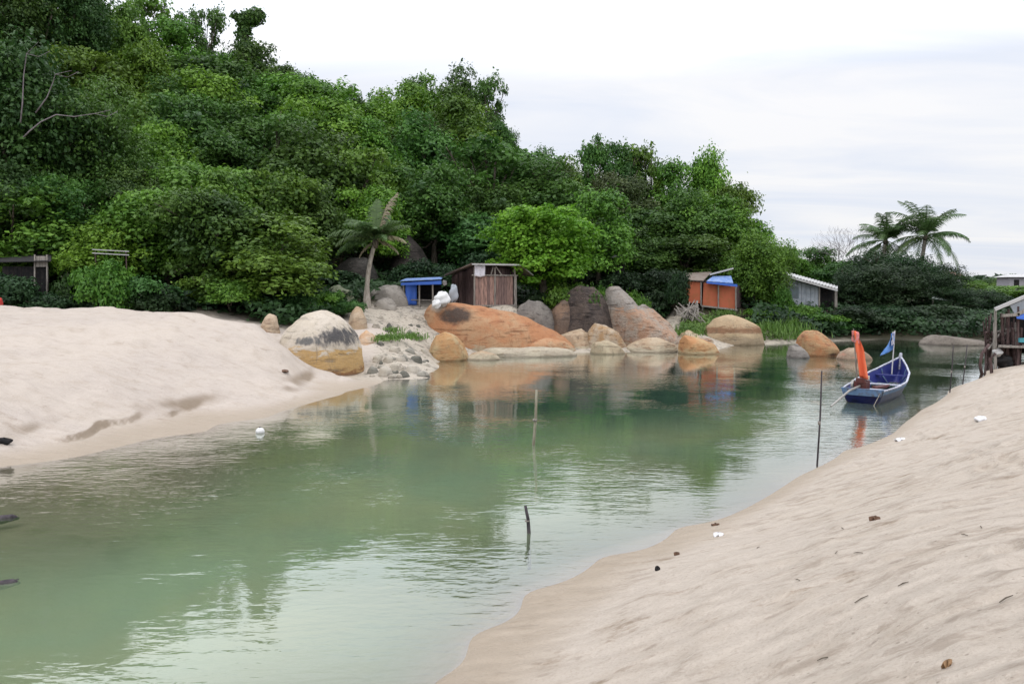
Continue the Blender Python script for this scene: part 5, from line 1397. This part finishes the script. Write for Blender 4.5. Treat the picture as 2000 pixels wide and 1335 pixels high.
# engine
eng = paint('engine_maroon', (.09, .025, .022), .5, .4); steel = paint('engine_steel', (.30, .29, .27), .4, .4, metal=.4)
mb = MB(); mb.box(bpnt(.13, -.15, .38), (.42, .30, .26), ax=ax, ay=-cx_); mb.tube([bpnt(.10, -.15, .48), bpnt(.10, -.15, .60)], .12, 12); e_ = mb.build('engine', eng, boat)
mb = MB(); mb.tube([bpnt(.13, -.34, .38), bpnt(.13, -.40, .38)], .15, 14); mb.build('flywheel', steel, e_)
mb = MB(); mb.box(bpnt(.17, -.12, .58), (.22, .18, .10), ax=ax, ay=-cx_); mb.build('fuel_tank', paint('cream_paint', (.60, .55, .42), .5), e_)
mb = MB(); mb.tube([bpnt(.08, -.15, .40), bpnt(-.10, -.2, .36), bpnt(-.38, -.3, .10)], [.03, .028, .025], 8); mb.build('propeller_shaft', steel, boat)
mb = MB(); mb.bar(bpnt(.16, .1, .35), bpnt(.34, .25, .30), .07); mb.bar(bpnt(.12, .2, .36), bpnt(.30, .35, .35), .05); mb.build('oar', paint('brown_oar', (.14, .055, .05), .6), boat)
# flags
def gl_(px, py): return at(px, py, 20.9)
mb = MB(); p0 = bpnt(.10, -.22, .3); p1 = gl_(1667, 642); mb.tube([p0, p1], [.02, .014], 7); fp = mb.build('flag_pole', M['grey_wood'], boat)
p0 = gl_(1684, 738)
def cloth(pole_a, pole_b, cols, width, seed, sag, dirv):
    g = []
    for v in np.linspace(0, 1, 18):
        row = []
        for u in np.linspace(0, 1, cols):
            b = pole_a + (pole_b - pole_a) * v
            wd = width(v)
            row.append(b + dirv * wd * u + np.array([.025 * sin(u * 9 + v * 4 + seed), .06 * sin(u * 8 + v * 5 + seed), -sag * u * wd + .015 * sin(v * 14 + u * 3)]))
        g.append(row)
    return g
g = cloth(gl_(1664, 646), gl_(1680, 738), 7, lambda v: .10 + .13 * sin(min(1, v * 1.6 + .12) * pi * .62), 1.0, .15, np.array([1, 0, 0.]))
orange_c = paint('orange_cloth', (.80, .17, .075), .8, .12, dirt=(.75, .32, .25))
mb = MB(); mb.sheet(g, .01); mb.build('flag', orange_c, fp, True)['label'] = 'orange flag cloth wrapped along its pole'
g = cloth(gl_(1663, 646), gl_(1665, 668), 5, lambda v: .17, 3.0, .2, np.array([1, -.2, 0.]))
mb = MB(); mb.sheet(g, .012); mb.build('ribbon', paint('pink_cloth', (.80, .30, .29), .8, .1), fp, True)
p0 = bpnt(.86, -.1, .4); p1 = at(1748, 645, 23.9); mb = MB(); mb.tube([p0, p1], [.02, .014], 7); fp2 = mb.build('flag_pole', M['pale_tin'], boat)
g = cloth(at(1747, 650, 23.88), at(1745, 684, 23.85), 8, lambda v: .09 + .34 * v ** 1.6, 2.0, .35, np.array([-1, -.15, 0.]))
mb = MB(); mb.sheet(g, .01); mb.build('flag', paint('blue_cloth', (.09, .22, .52), .8, .25, dirt=(.45, .55, .7)), fp2, True)['label'] = 'drooping blue flag at the bow'
g = cloth(at(1747.5, 648, 23.86), at(1746.5, 672, 23.83), 4, lambda v: .09, 4.0, .3, np.array([-1, -.3, 0.]))
mb = MB(); mb.sheet(g, .01); mb.build('ribbon', paint('pale_cloth', (.62, .60, .66), .8, .1), fp2, True)
# mooring line
a = bpnt(0, .45, .33); b = ground_hit(1650, 846, 8); mb = MB()
pts = [a + (b - a) * f + np.array([0, 0, -.25 * sin(f * pi)]) for f in np.linspace(0, 1, 14)]
mb.tube(pts, .010, 6); props(mb.build('mooring_line', M['grey_wood'], None), 'thin mooring line from the boat stern to the beach', 'rope')

# ------------------------------------------------------------------ stakes and small things
def stake(label, bx, by, tx, ty, r0, mat, d2=0):
    b = onz(bx, by, 0); tp_ = at(tx, ty, b[1] + d2); lo = b + (b - tp_) * .5; lo[2] = -1.2
    o = thing('stake', label, 'stake', b, 'stakes standing in the river')
    m_ = (b + tp_) / 2 + np.array([.012, 0, 0])
    mb = MB(); mb.tube([lo, b, m_, tp_], [r0 * 1.1, r0 * 1.05, r0, r0 * .8], 8); mb.build('shaft', mat, o, True)
    mb = MB(); k = b + (tp_ - b) * .45; mb.tube([k - (tp_ - b) * .02, k + (tp_ - b) * .02], r0 * 1.5, 8); mb.build('binding', M['grey_wood'], o, True)
bam = barkmat('bamboo', (.30, .29, .22), (.16, .14, .1)); dk = barkmat('wet_stake', (.035, .03, .035), (.09, .08, .085))
stake('pale bamboo stake standing in mid river', 1042, 868, 1048, 761, .028, bam)
stake('short dark stake leaning out of the water nearest the beach', 1033, 1040, 1026, 987, .022, dk)
stake('tall thin dark stake between the beach and the boat', 1596, 908, 1605, 724, .016, dk)
stake('thin stake beyond the boat, the farther from the stilt house', 1855, 768, 1862, 674, .015, dk)
stake('thin stake beyond the boat, the nearer to the stilt house', 1880, 752, 1889, 672, .015, dk)
c = onz(508, 845, 0)
fl = thing('float', 'white round float bobbing by the sand mound shore', 'float', c)
mb = MB(); n1 = 16
for_v = []
for i in range(11):
    t_ = pi * i / 10
    for j in range(n1): for_v.append(c + np.array([sin(t_) * cos(2 * pi * j / n1) * .09, sin(t_) * sin(2 * pi * j / n1) * .09, .03 + cos(t_) * .08]))
mb.add(for_v, [(i * n1 + j, i * n1 + (j + 1) % n1, (i + 1) * n1 + (j + 1) % n1, (i + 1) * n1 + j) for i in range(10) for j in range(n1)]); mb.build('ball', M['white_paint'], fl, True)
mb = MB(); mb.tube([c + (0, 0, .10), c + (0, 0, .135)], [.022, .018], 8); mb.build('eyelet', M['grey_wood'], fl)

def on_sand(name, label, cat, px, py, rx, rz_, mat, seed, rot=0):
    g = ground_hit(px, py); s = seed
    n1, n2 = 14, 8; V = []
    for i in range(n2 + 1):
        th2 = pi * i / n2
        for j in range(n1):
            ph = 2 * pi * j / n1; k = 1 + .22 * sin(2 * ph + s) + .18 * sin(3 * ph + 2 * th2 + s * 2)
            x_, y_ = sin(th2) * cos(ph) * k * rx, sin(th2) * sin(ph) * k * rx * .6
            V.append(g + np.array([x_ * cos(rot) - y_ * sin(rot), x_ * sin(rot) + y_ * cos(rot), cos(th2) * rz_ + rz_ * .5 + .02 * sin(4 * ph + s)]))
    mb = MB(); mb.add(V, [(i * n1 + j, i * n1 + (j + 1) % n1, (i + 1) * n1 + (j + 1) % n1, (i + 1) * n1 + j) for i in range(n2) for j in range(n1)])
    return props(mb.build(name, mat, None, True), label, cat)
litter_w = paint('white_plastic', (.75, .75, .77), .4, .1); brown_l = paint('dead_leaf', (.12, .065, .04), .8)
on_sand('plastic_bag', 'crumpled white plastic bag high on the beach near the stilt house', 'plastic bag', 1916, 822, .10, .05, litter_w, 1)
on_sand('plastic_cup', 'flattened white plastic cup at the water edge below the boat', 'cup', 1758, 860, .10, .025, litter_w, 2, .4)
on_sand('foam_scrap', 'small white foam scrap near the waterline on the beach', 'foam scrap', 1402, 1048, .055, .02, litter_w, 3, .3)
on_sand('dead_leaf', 'dark brown dead leaf lying on the open beach', 'leaf', 1708, 1016, .05, .012, brown_l, 4, .1)
on_sand('pebble', 'dark round pebble alone on the sand by the near water edge', 'pebble', 1284, 1114, .03, .02, M['shade'], 5)
on_sand('seed_pod', 'dark seed pod lying just above the near water edge', 'seed pod', 1322, 1084, .03, .012, brown_l, 6, -.6)
on_sand('seaweed', 'dark clump of weed on the wet sand at the beach edge', 'seaweed', 1398, 1026, .05, .008, brown_l, 7, .2)
on_sand('brown_leaf', 'brown leaf lying on sand at the lower edge of the beach', 'leaf', 1850, 1305, .028, .010, paint('tan_leaf', (.28, .17, .09), .8), 8, .5)
on_sand('black_rag', 'black rag at the foot of the sand mound by the photo edge', 'rag', 8, 868, .12, .06, M['shade'], 9, .3)
on_sand('driftwood', 'short dark piece of driftwood on the slope beside the cream boulder', 'driftwood', 556, 726, .2, .03, brown_l, 10, 2.2)
def twig(label, px, py, L, az, group=None):
    g = ground_hit(px, py); d = np.array([cos(az), sin(az), 0]) * L / 2
    a, b = g - d, g + d; a[2] = hgt(a[0], a[1]) + .008; b[2] = hgt(b[0], b[1]) + .008
    mb = MB(); mb.tube([a, (a + b) / 2 + np.array([0, .004, .003]), b], [.003, .004, .002], 6); props(mb.build('twig', M['bark']), label, 'twig', group)
rs = np.random.default_rng(8)
for i in range(20):
    px = rs.uniform(1420, 1990); py = rs.uniform(860, 1300)
    if py < 1450 - .33 * (px - 900) - 200 + 0: continue
    twig('thin dry twig scattered on the open sand of the beach', px, py, rs.uniform(.04, .10), rs.uniform(0, pi), 'twigs on the beach')
# dark driftwood in the shallows at the photo edge
def sunk(label, px, py, L, r0, az):
    c = onz(px, py, -.02); d = np.array([cos(az), sin(az), 0]) * L / 2
    mb = MB(); mb.tube([c - d - (0, 0, .03), c, c + d * .6 + (0, 0, .015), c + d], [r0 * .4, r0, r0 * .8, r0 * .2], 9); mb.tube([c, c + d * .4 + (.05, .09, .02)], [r0 * .5, .008], 6)
    props(mb.build('sunken_log', dk, None, True), label, 'log')
sunk('dark half sunken log in the shallows, the one nearer the sand mound', 2, 1014, .42, .06, .3)
sunk('dark half sunken log in deeper water, the one farther from the mound', 2, 1142, .34, .05, .35)

# ------------------------------------------------------------------ render settings
scene.render.engine = 'CYCLES'
scene.cycles.use_denoising = True
scene.cycles.max_bounces = 7
scene.cycles.diffuse_bounces = 3
scene.cycles.glossy_bounces = 3
scene.cycles.transparent_max_bounces = 12
scene.cycles.caustics_reflective = False
scene.cycles.caustics_refractive = False
scene.view_settings.view_transform = 'Standard'
scene.view_settings.look = 'None'
scene.view_settings.exposure = 0.0
scene.view_settings.gamma = 1.0
